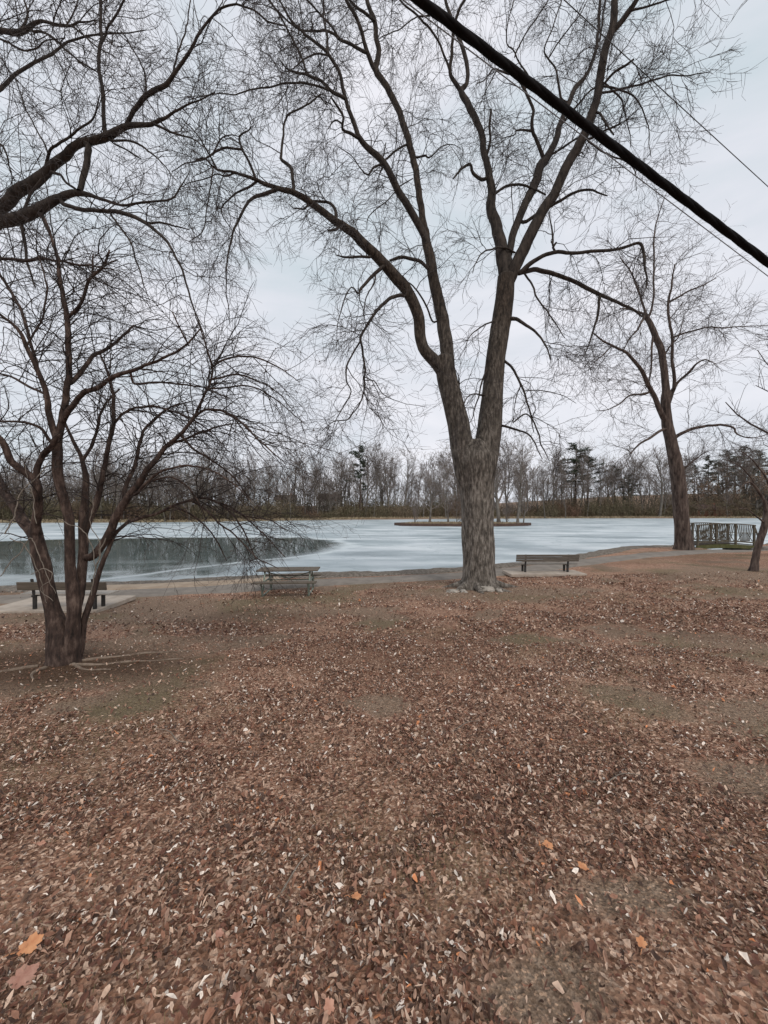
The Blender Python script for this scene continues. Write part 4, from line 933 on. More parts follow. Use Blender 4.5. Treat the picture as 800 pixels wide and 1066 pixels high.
# ======================= the island ==========================================
def ring(name, cx, cy, rx, ry, z0, z1, mt, t=.25, n=96):
    a = np.arange(n)/n*2*np.pi; w = 1+.03*np.sin(a*5+1)+.02*np.sin(a*11)
    o = np.stack([cx+rx*w*np.cos(a), cy+ry*w*np.sin(a)], -1); i = np.stack([cx+(rx*w-t)*np.cos(a), cy+(ry*w-t)*np.sin(a)], -1)
    v = np.concatenate([np.c_[o, np.full(n, z0)], np.c_[o, np.full(n, z1)], np.c_[i, np.full(n, z1)], np.c_[i, np.full(n, z0)]])
    I = np.arange(n); J = np.roll(I, -1)
    q = np.concatenate([np.stack([I+k*n, J+k*n, J+(k+1)*n, I+(k+1)*n], -1) for k in range(3)])
    return build(name, v, [q], mt)
tag(ring('retaining_edge', 15, 74, 13.0, 5.1, -1.6, -.85, M['timber_edge']), 'low dark retaining edge round the small island in the ice', 'retaining edge')
for k, (px, py, H, r, lb, sd, ln) in enumerate([
    (541, 545, 15.5, .28, 'tall slim bare tree on the island just right of the big maple trunk', 5, .26),
    (518, 545, 12.5, .40, 'bare tree on the island close beside the big maple trunk', 8, .42),
    (448, 543, 9.5, .25, 'low bushy bare tree on the left half of the island', 12, .5),
    (466, 543, 8.5, .2, 'small bare tree on the island touching the left side of the big trunk in view', 14, .5),
    (546, 544, 8, .15, 'slight bare tree at the right tip of the island', 18, .4)]):
    Y = 73+k*.4; x = (px-400)/400*Y
    bare_tree('island_tree', x, Y, H, r, lb, M['far_bark'], M['far_twig'], 'bare trees on the island', seed=sd, nA=20, lenA=ln, fork=.24, rateB=2.4, rateC=2.6, tr=(.035, .02, .011), spread=(25, 55))
for k, (px, H, lb) in enumerate([(432, 4.2, 'low bare shrub near the left tip of the island'), (476, 4.8, 'bare shrub on the island just left of the big maple trunk in view'), (528, 4.5, 'bare shrub between the two tall trees on the island')]):
    bare_tree('shrub', (px-400)/400*74, 74, H, .07, lb, M['far_bark'], M['far_twig'], 'bare shrubs on the island', seed=40+k, nA=24, lenA=.75, fork=.04, rateB=4, rateC=4, tr=(.03, .016, .01), spread=(15, 60), twl=(3.5, 1.6))
# tussocks of tan grass on the island, and dry reeds on its rim
def tuft_field(name, xs, ys, hmin, hmax, wd, mt, label, cat, lean=.25, parent=None):
    n = len(xs); z = ground(xs, ys); h = rng.uniform(hmin, hmax, n); a = rng.random(n)*np.pi
    dx = np.cos(a)*wd/2; dy = np.sin(a)*wd/2; l1 = rng.normal(0, lean, n)*h; l2 = rng.normal(0, lean, n)*h
    A = np.stack([xs-dx, ys-dy, z-.02], -1); B = np.stack([xs+dx, ys+dy, z-.02], -1)
    Cc = np.stack([xs+dx*.6+l1*.5, ys+dy*.6+l2*.5, z+h*.6], -1); D = np.stack([xs-dx*.6+l1*.5, ys-dy*.6+l2*.5, z+h*.6], -1)
    E = np.stack([xs+l1*1.2, ys+l2*1.2, z+h], -1)
    v = np.stack([A, B, Cc, D, E], 1).reshape(-1, 3); I = np.arange(n)*5
    q = np.stack([I, I+1, I+2, I+3], -1); t = np.stack([I+3, I+2, I+4], -1)
    o = build(name, v, [q, t], mt, None, False)
    return tag(o, label, cat, None, 'stuff')
M['dry_grass'] = mat('dry_grass', (.27, .21, .13), (.40, .33, .22), .8, .9)
M['lawn_blade'] = mat('lawn_blade', (.10, .10, .045), (.24, .20, .11), 2.5, .8)
a = rng.random(2600)*2*np.pi; q_ = np.sqrt(rng.random(2600))
tuft_field('island_grass', 15+12.3*q_*np.cos(a), 74+4.5*q_*np.sin(a), .15, .45, .18, M['dry_grass'], 'dry tan grass covering the island', 'grass')

# ======================= far shore ===========================================
def fY(x): return float(np.interp(x, YF[:, 0], YF[:, 1]))
protos = []
for k, (H, ln, sp_, fk) in enumerate([(17, .36, (15, 38), .3), (15, .42, (20, 50), .25), (19, .30, (12, 35), .4), (14, .46, (28, 60), .22), (16, .34, (15, 45), .35)]):
    r0, _ = bare_tree('far_tree', 0, 0, H, .16+.02*k, 'x', M['far_bark'], M['far_twig'], 'bare trees of the far shore', seed=100+k, nA=15, lenA=ln, fork=fk, spread=sp_, rateB=1.9, rateC=2.1, tr=(.05, .026, .017), z=0, sides=7, twl=(2.4, 1.15))
    remember(r0); protos.append((r0, H))
def conifer(name, H, seed, label, broad=.22, dens=70):
    r_ = np.random.default_rng(seed)
    root = empty(name, (0, 0, 0), label, 'tree', 'evergreens of the far shore')
    t = np.linspace(0, 1, 12); P = np.stack([.1*np.sin(t*4), .1*np.cos(t*3), H*t], -1); R = .24*(1-t)+.03
    v, q = tube_arr(P[None], R[None], 7); local_build('trunk', v, [q], M['bark_brown'], root, True)
    vs = []; fs = []; n0 = 0; V2 = []; Q2 = []; m0 = 0
    for k in range(dens):
        f = .38+.61*(k/dens)**.7; z = H*f; az = r_.random()*6.28; L_ = H*broad*(1.12-f)**.45*r_.uniform(.35, 1.15)
        e = np.array([np.cos(az)*L_, np.sin(az)*L_, z+L_*r_.uniform(-.05, .3)]); s_ = np.array([0, 0, z])
        v, q = tube_arr(np.array([[s_, (s_+e)/2+[0, 0, -.05*L_], e]]), np.array([[.05, .035, .02]]), 3); V2.append(v); Q2.append(q+m0); m0 += len(v)
        m = int(26+L_*16); u = r_.uniform(.25, 1.05, m)[:, None]; c = s_*(1-u)+e*u+r_.normal(0, 1, (m, 3))*np.array([.26, .26, .14])
        d1 = r_.normal(0, 1, (m, 3)); d1[:, 2] = np.abs(d1[:, 2])*.5; d1 = norm(d1)*r_.uniform(.18, .42, (m, 1)); d2 = norm(np.cross(d1, r_.normal(0, 1, (m, 3))))*.07
        vv = np.stack([c-d1, c+d2, c+d1, c-d2], 1).reshape(-1, 3); vs.append(vv); fs.append(np.arange(m*4).reshape(m, 4)+n0); n0 += m*4
    local_build('bough', np.concatenate(V2), [np.concatenate(Q2)], M['bark_brown'], root, True)
    local_build('crown', np.concatenate(vs), [np.concatenate(fs)], M['needles'], root)
    remember(root); return root
def oak(name, H, seed, label):
    root, PC = bare_tree(name, 0, 0, H, .3, label, M['far_bark'], M['far_bark'], 'brown-leaved trees of the far right shore', seed=seed, nA=16, lenA=.5, fork=.18, spread=(30, 70), rateB=1.2, rateC=1.4, tr=(.05, .03, .018), z=0, sides=7, twl=(2.4, 1.2))
    c = PC.reshape(-1, 3); c = np.repeat(c, 2, 0)+rng.normal(0, .25, (len(c)*2, 3)); m = len(c)
    d1 = norm(rng.normal(0, 1, (m, 3)))*.16; d2 = norm(np.cross(d1, rng.normal(0, 1, (m, 3))))*.11
    v = np.stack([c-d1, c+d2, c+d1, c-d2], 1).reshape(-1, 3)
    local_build('foliage', v, [np.arange(m*4).reshape(m, 4)], M['oak_leaf'], root)
    remember(root); return root

# evergreens: (px, top py, Y)
pine = conifer('pine_tree', 17, 3, 'tall pine standing out against the sky in the far treeline left of the big maple', .24, 30)
x = (375-400)/400*124; pine.location = (x, 124, G(x, 124)); 
s_ = ((HOR-463)/400*124+CAMZ-G(x, 124))/17; pine.scale = (s_, s_, s_)
for px, top, Y, sc_, lb in [(600, 461, 152, 1.35, 'broad pine with open layered crown above the far shore right of the big maple'),
                       (640, 484, 160, 1, 'smaller pine right of the broad layered pine on the far shore'),
                       (585, 478, 158, .9, 'slender pine just left of the broad layered pine'),
                       (612, 474, 156, 1.6, 'dense pine close against the right side of the broad layered pine'),
                       (655, 494, 150, 1.5, 'low dark pine on the far shore left of the leaning shore tree'),
                       (112, 488, 128, 1.4, 'dark evergreen in the far treeline seen through the small left tree'),
                       (757, 468, 185, 1, 'dark evergreen on the far hill above the footbridge'),
                       (775, 464, 190, 1.2, 'tallest dark evergreen on the far hill near the right edge'),
                       (790, 468, 186, 1.1, 'dark evergreen on the far hill beside the tallest one, right side'),
                       (738, 474, 182, 1, 'dark evergreen on the far hill right of the leaning shore tree'),
                       (723, 483, 176, 1, 'lower dark evergreen on the far hill beside the leaning shore tree'),
                       (808, 470, 184, 1.2, 'dark evergreen on the far hill cut by the right edge'),
                       (766, 476, 178, 1.4, 'broad dark evergreen in front of the tallest one on the far hill'),
                       (783, 480, 176, 1.4, 'low broad dark evergreen in front of the far hill group'),
                       (748, 480, 177, 1.4, 'low broad dark evergreen at the left foot of the far hill group')]:
    x = (px-400)/400*Y; z = G(x, Y); H = (HOR-top)/400*Y+CAMZ-z; s_ = H/17
    dup(pine, (x, Y, z), random.random()*6, (s_*sc_, s_*sc_, s_), lb)
ok = oak('oak_tree', 11, 6, 'round oak keeping its brown leaves on the far bank behind the footbridge')
ok.location = ((765-400)/400*150, 150, G((765-400)/400*150, 150))
for px, top, Y, lb in [(790, 492, 146, 'brown-leaved oak on the far bank at the right edge'), (742, 500, 156, 'brown-leaved oak left of the round one behind the footbridge'), (728, 503, 153, 'brown-leaved oak just right of the leaning shore tree, beyond the ice'), (803, 500, 148, 'low brown-leaved oak in front at the right edge, beyond the ice'), (778, 486, 168, 'taller brown-leaved oak at the back of the far right bank'), (812, 488, 150, 'brown-leaved oak cut by the right edge of the photo'), (752, 490, 175, 'brown-leaved oak above the low red house roof')]:
    x = (px-400)/400*Y; z = G(x, Y); s_ = ((HOR-top)/400*Y+CAMZ-z)/11
    dup(ok, (x, Y, z), random.random()*6, (s_*1.15, s_*1.15, s_), lb)
# bare trees in rows
top_prof = np.array([(-60, 490), (0, 485), (60, 480), (120, 478), (180, 480), (230, 477), (300, 478), (340, 474), (400, 468), (440, 470), (480, 462), (520, 466), (560, 468), (600, 474), (640, 478), (700, 478), (740, 480), (800, 478), (860, 480)], float)
secs = [(-100, 130, 'far treeline seen through the small left tree'), (130, 345, 'far treeline above the dark ice'), (345, 475, 'far treeline between tall pine and big maple'), (475, 620, 'far treeline behind the island'), (620, 702, 'far treeline left of the leaning shore tree'), (702, 900, 'far right bank behind the footbridge')]
kinds_ = ['straight slim', 'forked', 'tall narrow', 'low wide', 'slim bushy']
cnt = 0
for row, (dy, nrow) in enumerate([(4, 70), (12, 68), (24, 64)]):
    for i in range(nrow):
        px = -60+(920*(i+random.uniform(.1, .9))/nrow)
        # solve the depth for this ray
        Y = 120.
        for _ in range(8): Y = fY((px-400)/400*Y)+dy
        Y += random.uniform(-3, 4); x = (px-400)/400*Y; z = G(x, Y)
        if px > 722 and row != 2 and random.random() < .8: continue
        top = np.interp(px, top_prof[:, 0], top_prof[:, 1])+random.choice([-15, -6, 0, 4, 10, 16, 26])+random.uniform(-4, 6)+6*math.sin(px*.045+row)
        H = (HOR-top)/400*Y+CAMZ-z
        k = random.randrange(5); pr, H0 = protos[k]; s_ = H/(H0*1.02)
        sec_ = next(s for s in secs if s[0] <= px < s[1])
        lb = 'bare %s tree in the %s' % (kinds_[k], sec_[2])
        loc = (x, Y, z); w_ = s_*random.uniform(.75, 1.3)
        if cnt < 0: pass
        dup(pr, loc, random.random()*6.28, (w_, w_, s_), lb, 'bare trees: '+sec_[2]); cnt += 1
for pr, _ in protos:
    for c in kids(pr): bpy.data.objects.remove(c)
    bpy.data.objects.remove(pr)

# thicket along the far shore: brush stems and brown leaves
def thicket(name, n, px0, px1, d0, d1, h0, h1, mt, label, leaves=3, seed=1):
    global rng
    old = rng; rng = np.random.default_rng(seed)
    px = rng.uniform(px0, px1, n); Y = np.full(n, 120.)
    dy = rng.uniform(d0, d1, n)
    for _ in range(8): Y = np.interp((px-400)/400*Y, YF[:, 0], YF[:, 1])+dy
    x = (px-400)/400*Y; z = ground(x, Y)
    hh = (h0+(h1-h0)*rng.random(n))*(.35+1.9*sstep(.3, .75, fbm(x*.09, Y*.04, seed+3, 3)))
    d = np.stack([rng.normal(0, .28, n), rng.normal(0, .28, n), np.ones(n)], -1)
    P, R = grow(np.stack([x, Y, z-.1], -1), d, hh, np.full(n, .05), .02, 4, .14)
    tw = Twigs(); tw.add(P, R, 3)
    c = np.repeat(P[:, 1:].reshape(-1, 3), leaves, 0); c = c+rng.normal(0, 1, c.shape)*np.array([.5, .5, .35]); m = len(c)
    d1_ = norm(rng.normal(0, 1, (m, 3)))*rng.uniform(.12, .3, (m, 1)); d2_ = norm(np.cross(d1_, rng.normal(0, 1, (m, 3))))*.12
    v = np.stack([c-d1_, c+d2_, c+d1_, c-d2_], 1).reshape(-1, 3); f = np.arange(m*4).reshape(m, 4)+tw.n
    o = build(name, np.concatenate(tw.v+[v]), [np.concatenate(tw.q+[f])], mt, None, False)
    rng = old
    return tag(o, label, 'thicket', None, 'stuff')
thicket('thicket', 9000, -80, 880, 1.5, 14, 2.2, 4.6, M['thicket'], 'reddish brown brush and brambles along the whole far shore', 3, 1)
M['thicket2'] = mat('thicket_grey', (.085, .075, .058), (.14, .12, .09), .2, .9)
thicket('woodland', 7500, -80, 880, 12, 48, 4, 10.5, M['thicket2'], 'grey-brown undergrowth of the wood behind the far shore', 2, 2)

# dry grass band on the far bank
n = 9000; px = rng.uniform(-80, 880, n); Y = np.full(n, 120.); dy = rng.uniform(.2, 2.2, n)
for _ in range(8): Y = np.interp((px-400)/400*Y, YF[:, 0], YF[:, 1])+dy
tuft_field('bank_grass', (px-400)/400*Y, Y, .2, .6, .3, M['dry_grass'], 'dry tan grass along the foot of the far bank', 'grass')

# far houses
def house(x, y, w, dpt, h, rh, rz, wall, roof, label, group='houses beyond the far shore'):
    z = G(x, y)-.2
    root = empty('house', (x, y, z), label, 'house', group, rz)
    MB().box((0, 0, h/2), (w, dpt, h)).build('wall', wall, root)
    o = .5; v = [(-w/2-o, -dpt/2-o, h-.1), (w/2+o, -dpt/2-o, h-.1), (w/2+o, dpt/2+o, h-.1), (-w/2-o, dpt/2+o, h-.1), (-w/2-o, 0, h+rh), (w/2+o, 0, h+rh)]
    rf = build('roof', np.array(v, float)+[0, 0, .102], [np.array([(0, 1, 5, 4), (2, 3, 4, 5), (0, 3, 2, 1)]), np.array([(0, 4, 3), (1, 2, 5)])], roof, None, False); rf.parent = root
    ch = MB().box((w*.25, .4, h+rh), (.9, .9, 1.6)).build('chimney', M['brick'], rf)
    nw = int(w//3)
    for k in range(nw):
        xx = -w/2+(k+.5)*w/nw
        if k == nw//2:
            MB().box((xx, -dpt/2-.03, 1.05), (1, .06, 2.1)).build('door', M['roof'], root)
        else:
            fr = MB().box((xx, -dpt/2-.03, 1.6), (1.7, .06, 1.3)).build('window', M['white_paint'], root)
            MB().box((xx, -dpt/2-.07, 1.6), (1.4, .04, 1.0)).build('pane', M['glass'], fr)
    return root
house((735-400)/400*150, 150, 13.5, 8, 2.7, 1.9, .05, M['brick'], M['roof'], 'low red brick house with a dark roof on the far bank behind the footbridge')
house((344-400)/400*150, 150, 8, 7, 4.6, 2.2, -.1, M['white_paint'], M['roof'], 'white house showing through the far trees left of the tall pine')
house((298-400)/400*146, 146, 7, 6, 3.6, 2.0, .15, M['white_paint'], M['roof'], 'smaller pale house behind the far trees above the picnic table')

# ======================= footbridge ==========================================
bx0 = (727-400)/400*24.; bx1 = (788-400)/400*24.
broot = empty('footbridge', ((bx0+bx1)/2, 24.4, -.62), 'dark wooden footbridge with fan-patterned railings crossing the inlet right of the leaning tree', 'bridge')
Lb = bx1-bx0
def arch(u): return .10*(1-(2*u/Lb)**2)
d_ = MB()
nb = 34
for k in range(nb):
    u = -Lb/2+(k+.5)*Lb/nb; d_.box((u, .6, .02+arch(u)), (Lb/nb-.015, 1.9, .05), bev=.005)
d_.build('deck', M['wood_dark'], broot)
for yy in (-.32, 1.52):
    b = MB()
    for k in range(8):
        u0 = -Lb/2+k*Lb/8; u1 = u0+Lb/8; a0, a1 = arch(u0), arch(u1)
        b.box(((u0+u1)/2, yy, -.14+(a0+a1)/2), (Lb/8+.01, .14, .24), ry=-math.atan2(a1-a0, Lb/8), bev=.01)
    b.build('beam', M['moss'], broot)
for side, yy in (('n', -.32), ('f', 1.52)):
    r_ = bpy.data.objects.new('railing', None); COL.objects.link(r_); r_.parent = broot
    tr_ = MB(); br_ = MB()
    for k in range(12):
        u0 = -Lb/2+k*Lb/12; u1 = u0+Lb/12; a0, a1 = arch(u0), arch(u1); ang = -math.atan2(a1-a0, Lb/12)
        tr_.box(((u0+u1)/2, yy, 1.26+(a0+a1)/2), (Lb/12+.01, .13, .06), ry=ang, bev=.01)
        br_.box(((u0+u1)/2, yy, .16+(a0+a1)/2), (Lb/12+.01, .07, .08), ry=ang, bev=.01)
    tr_.build('top_rail', M['bridge'], r_); br_.build('bottom_rail', M['bridge'], r_)
    posts = [-Lb/2+.06, -Lb/6, Lb/6, Lb/2-.06]
    for u in posts: MB().box((u, yy, .62+arch(u)), (.11, .11, 1.32), bev=.012).build('post', M['bridge'], r_)
    bal = MB()
    for a_, b_2 in zip(posts[:-1], posts[1:]):
        c_ = (a_+b_2)/2; w = b_2-a_-.14
        for k in range(9):
            f = (k/8-.5); bal.bar((c_+f*w*.52, yy, .2+arch(c_)), (c_+f*w*.96, yy, 1.24+arch(c_)), .022, 6)
        for sgn in (-1, 1): bal.bar((c_+sgn*w*.46, yy, .2+arch(c_)), (c_+sgn*w*.12, yy, .75+arch(c_)), .02, 6)
        bal.bar((a_+.06, yy, .72+arch(c_)), (b_2-.06, yy, .72+arch(c_)), .022, 6)
    bal.build('balusters', M['bridge'], r_)
for sx in (-1, 1):
    MB().box((sx*(Lb/2-.1), .6, -.45), (.5, 2.1, .62), bev=.04).build('abutment', M['stone_dark'], broot)
# slanted end brace to the right
MB().bar((Lb/2-.05, -.32, 1.2), (Lb/2+.32, -.42, -.05), .045).build('brace', M['bridge'], broot)

# ======================= benches, table, pads ================================
def bench(x, y, w, rz, slats, label, mt):
    z = G(x, y)+.06
    root = empty('park_bench', (x, y, z), label, 'bench', 'benches facing the pond', rz)
    # faces +y (the pond); backrest on the camera's side
    s = MB()
    for k in range(3): s.box((0, .10+k*.135, .45), (w, .125, .04), bev=.006)
    s.build('seat', M['wood_pale'] if mt is M['wood_mid'] else M['wood_grey'], root)  # plank-backed bench: light caught on the seat is put into paler wood
    b = MB()
    for k in range(slats):
        hgt = .30/slats if slats > 1 else .24
        b.box((0, -.03-.02*k, .58+(k+.5)*(hgt+.015)), (w, .04, hgt), rx=.12, bev=.006)
    b.build('backrest', mt, root); root.scale = (1, 1, .82)
    for u in (-w*.34, w*.34):
        l = MB(); l.box((u, .34, .215), (.07, .07, .43), bev=.008).box((u, .06, .215), (.07, .07, .43), bev=.008).box((u, .2, .40), (.06, .42, .06), bev=.008)
        l.box((u, .012, .66), (.06, .04, .52), rx=.12, bev=.006)
        l.build('leg', M['metal_dark'], root)
    return root
def pad(name, x, y, w, d, rz, label):
    z = float(np.max(ground(np.array([x-w/2, x, x+w/2, x]), np.array([y, y-d/2, y, y+d/2]))))
    root = MB().box((0, 0, 0), (w, d, .12), bev=.015).build(name, M['concrete'])
    root.location = (x, y, z+.0); root.rotation_euler = (0, 0, rz)
    return tag(root, label, 'concrete pad', 'concrete pads under the benches')
bx_, by_ = (65-400)/400*9.25, 9.25
bench(bx_, by_, 2.14, .0, 1, 'weathered bench with a single wide back plank behind the small many-stemmed tree', M['wood_mid'])
pad('concrete_pad', bx_-.55, by_+.7, 2.7, 1.6, .05, 'pale concrete pad under the bench behind the small many-stemmed tree')
bx_, by_ = (570-400)/400*14.9, 14.9
bench(bx_, by_, 2.45, .02, 3, 'dark bench with a slatted back right of the big maple', M['wood_dim'])
pad('concrete_pad', bx_-.1, by_+.1, 2.9, 1.0, .02, 'pale concrete pad under the dark slatted bench right of the big maple')

px_, py_ = (301-400)/400*12.0, 12.0
troot = empty('picnic_table', (px_, py_, G(px_, py_)), 'weathered wooden picnic table with tubular metal legs on the worn bank', 'table', None, .06)
t = MB()
for k in range(5): t.box((0, -.3+k*.15, .74), (1.86, .135, .035), bev=.006)
t.build('tabletop', M['wood_mid'], troot)
for sy in (-1, 1):
    s = MB()
    for k in range(2): s.box((0, sy*(.62+k*.14), .45), (1.86, .13, .04), bev=.006)
    s.build('seat', M['wood_mid'], troot)
for u in (-.68, .68):
    f = MB(); f.bar((u, -.78, .41), (u, .78, .41), .024).bar((u, -.3, .70), (u, .3, .70), .024)
    for sy in (-1, 1):
        f.bar((u, sy*.24, .70), (u, sy*.58, .02), .024); f.bar((u, sy*.70, .41), (u, sy*.58, .02), .02)
    f.bar((u, -.6, .025), (u, .6, .025), .024)
    f.build('leg_frame', M['metal_green'], troot)
MB().bar((-.68, 0, .66), (0, 0, .45), .016).bar((.68, 0, .66), (0, 0, .45), .016).bar((-.68, 0, .41), (.68, 0, .41), .018).build('brace', M['metal_green'], troot)

# stones along the near edge of the pond
for k in range(26):
    px = [165, 172, 186, 192, 212, 232, 246, 121, 342, 372, 390, 430, 470, 535, 560, 610, 622, 634, 648, 655, 662, 670, 676, 684, 690, 696][k]
    Y = 15.
    for _ in range(10): Y = float(np.interp((px-400)/400*Y, YN[:, 0], YN[:, 1]))-.12
    Y += random.uniform(-.25, .2); x = (px-400)/400*Y; s_ = random.uniform(.14, .36)
    near = ['by the worn bank at the left' if px < 260 else 'beside the picnic table' if px < 400 else 'behind the big maple' if px < 500 else 'beyond the dark bench' if px < 615 else 'near the leaning shore tree'][0]
    rock('stone', (x, Y, max(G(x, Y), WATER)+s_*.08), (s_*1.5, s_, s_*.8), M['stone_dark'] if k % 4 else M['stone'],
         ('dark' if k % 4 else 'pale')+' stone on the pond edge '+near, 'stones on the pond edge '+near, k+20)

# ======================= overhead lines ======================================
def line(A, B, before, after, sag_after, n=120):
    d = B-A; L_ = np.linalg.norm(d); d = d/L_; t = np.linspace(-before, L_+after, n); P = A+d*t[:, None]
    over = np.maximum(t-L_-.6, 0); P[:, 2] += sag_after*over**2
    return P
A = at(430, -2, 3.4); B = at(800, 275, 4.6)
c = line(A, B, 9, 9, .02, 260)
croot2 = empty('power_cable', tuple(A), 'thick twisted black overhead cable crossing the upper right corner', 'cable')
L_ = np.concatenate([[0], np.cumsum(np.linalg.norm(np.diff(c, axis=0), axis=1))]); T = norm(np.gradient(c, axis=0)); U = norm(np.cross(T, [0, 0, 1.])); W = np.cross(T, U)
for k in range(3):
    ph = L_*6.0+k*2*np.pi/3; P = c+.010*(U*np.cos(ph)[:, None]+W*np.sin(ph)[:, None])
    v, q = tube_arr(P[None], np.full((1, len(P)), .031), 10); build('strand', v, [q], M['cable'], croot2)
for (a, b, r, mt, lb, nm) in [
    ((611, 147, 6.2), (800, 289, 8.0), .0075, M['wire'], 'thin pale wire running just below the thick black cable', 'wire'),
    ((583, 0, 9), (800, 197, 13), .011, M['metal_dark'], 'thin dark wire crossing the open sky above the thick cable at the right', 'wire')]:
    P = line(at(*a), at(*b), 14, 14, .01, 60); v, q = tube_arr(P[None], np.full((1, len(P)), r), 6)
    tag(build(nm, v, [q], mt), lb, 'wire')

# ======================= leaf litter =========================================
def leaves(name, y0, y1, dens, smin, smax, label, seed):
    r_ = np.random.default_rng(seed)
    W_ = 1.12*y1+3.2; n = int(dens*(y1-y0)*2*W_)
    x = r_.uniform(-W_, W_, n); y = r_.uniform(y0, y1, n)
    k = np.abs(x) < 1.12*y+3.2; x, y = x[k], y[k]
    bare, gr, dm = maps(x, y)
    clump = fbm(x*2.2, y*2.2, 77, 3)
    pth = seg_d(x, y, [tuple(p) for p in pc], False)
    keep = r_.random(len(x)) < np.clip((1-bare)**2.2*(.15+1.35*sstep(.3, .7, clump))+.09, 0, 1)*np.where(pth < 1.0, .05, 1)
    keep &= pond_s(x, y) < -.5
    keep &= np.hypot(x-mx_, y-my_) > .62
    x, y = x[keep], y[keep]; n = len(x)
    z = ground(x, y)+.006+r_.random(n)**2*.022
    ln = r_.uniform(smin, smax, n)*np.where(r_.random(n) < .12, 1.5, 1); wd = ln*r_.uniform(.2, .62, n)
    a = r_.random(n)*2*np.pi; tx = r_.normal(0, .42, n); ty = r_.normal(0, .45, n); curl = r_.normal(.22, .35, n)
    # outline of 8 points + centre line
    u = np.array([-.5, -.28, .08, .32, .5, .3, -.02, -.3]); w = np.array([0, .34, .48, .24, 0, -.30, -.5, -.3])
    U = np.concatenate([u, [0]]); Wd = np.concatenate([w, [0]])
    jx = 1+r_.normal(0, .16, (n, 9)); lx_ = U[None]*ln[:, None]*jx; ly_ = Wd[None]*wd[:, None]*(1+r_.normal(0, .22, (n, 9)))
    lz = curl[:, None]*(Wd[None]**2*4)*wd[:, None]+r_.normal(0, .15, n)[:, None]*(U[None]**2*4)*ln[:, None]*.5+lx_*np.sin(tx)[:, None]+ly_*np.sin(ty)[:, None]
    lz = lz-lz.min(1, keepdims=True)*.75
    X_ = x[:, None]+lx_*np.cos(a)[:, None]-ly_*np.sin(a)[:, None]; Y_ = y[:, None]+lx_*np.sin(a)[:, None]+ly_*np.cos(a)[:, None]
    v = np.stack([X_, Y_, z[:, None]+lz], -1).reshape(-1, 3)
    I = np.arange(8); tri = np.stack([I, np.roll(I, -1), np.full(8, 8)], -1)
    f = (tri[None]+np.arange(n)[:, None, None]*9).reshape(-1, 3)
    pal = np.array([1.30, 1.21, 1.08])*np.array([(.64, .60, .58), (.06, .034, .025), (.22, .115, .08), (.46, .35, .29), (.12, .054, .038), (.31, .20, .155), (.15, .095, .07), (.50, .22, .11)])
    zone = fbm(x*.6+9, y*.6+4, 83, 3)                         # patches of paler and redder litter
    pr = np.array([.065, .16, .20, .14, .17, .15, .11, .006])
    r2 = r_.random(n); cdf = np.cumsum(pr); ci = np.searchsorted(cdf/cdf[-1], np.clip(r2, 0, .999))
    sw = (r_.random(n) < sstep(.45, .8, zone)*.6) & (ci == 0); ci = np.where(sw, 4, ci)
    cc = pal[np.minimum(ci, 7)]*r_.uniform(.75, 1.2, (n, 1))
    C_ = np.repeat(cc, 9, 0); C_ = C_*np.tile(np.array([1, 1, 1, 1, 1, 1, 1, 1, .82]), n)[:, None]
    o = build(name, v, [f], M['litter'], None, False, cols=C_)
    print(name, n)
    return tag(o, label, 'leaf litter', None, 'stuff')
leaves('leaf_litter', .75, 3.0, 6500, .010, .032, 'curled brown and pale fallen leaves covering the near ground', 1)
leaves('leaf_litter', 3.0, 7.0, 2600, .015, .038, 'fallen leaves over the middle of the slope', 2)
leaves('leaf_litter', 7.0, 14.5, 750, .028, .06, 'fallen leaves near the big maple and the benches', 3)
# short dull grass showing between the leaves
n = 60000; y = .8+rng.random(n)**1.4*7; x = rng.uniform(-1, 1, n)*(1.1*y+2)
b0, g0, d0 = maps(x, y); k = rng.random(n) < np.clip(.12+g0*.9-b0*.3, 0, 1)
x, y = x[k], y[k]
tuft_field('grass', x, y, .015, .045, .0035, M['lawn_blade'], 'short dull grass between the fallen leaves', 'grass', .5)

# a few large fresh orange leaves that stand out
def lobed_leaf(px, py, size, rz, label, mt):
    size *= .8
    # find where the ray meets the ground
    Y = 2.
    for _ in range(40): Y = (CAMZ-G((px-400)/400*Y, Y)-.03)*400/(py-HOR)
    x = (px-400)/400*Y
    a = np.linspace(0, 2*np.pi, 40, endpoint=False)
    r_ = .5*size*(.62+.30*np.abs(np.cos(2.5*(a)))**.7+.10*np.cos(a))*(1+.08*np.sin(a*13))
    v = [(0, 0, .012*size/.1)]
    for q in (.5, 1.0):
        for A_, R_ in zip(a, r_*q): v.append((R_*np.cos(A_), R_*np.sin(A_)*.85, .25*(R_*np.sin(A_))**2/size+.12*R_*math.sin(A_*2+rz)*q+.004))
    f4 = []; f3 = []
    for k in range(40):
        j = (k+1) % 40; f3.append((0, 1+k, 1+j)); f4.append((1+k, 41+k, 41+j, 1+j))
    bl = build('fallen_leaf', np.array(v), [np.array(f4), np.array(f3)], mt, None, True)
    bl.location = (x, Y, G(x, Y)+.028); bl.rotation_euler = (random.uniform(-.25, .25), random.uniform(-.25, .25), rz)
    st = MB().tube([(-.45*size, 0, .004), (-.7*size, .02*size, .012), (-.95*size, .08*size, .006)], [.0018, .0014, .001], 5).build('stem', mt, bl)
    return tag(bl, label, 'leaf', 'large fallen leaves')
M['tan_leaf'] = mat('tan_leaf', (.42, .20, .13), (.55, .30, .21), 25, .6)
M['pink_leaf'] = mat('pink_leaf', (.36, .17, .12), (.48, .27, .20), 25, .6)
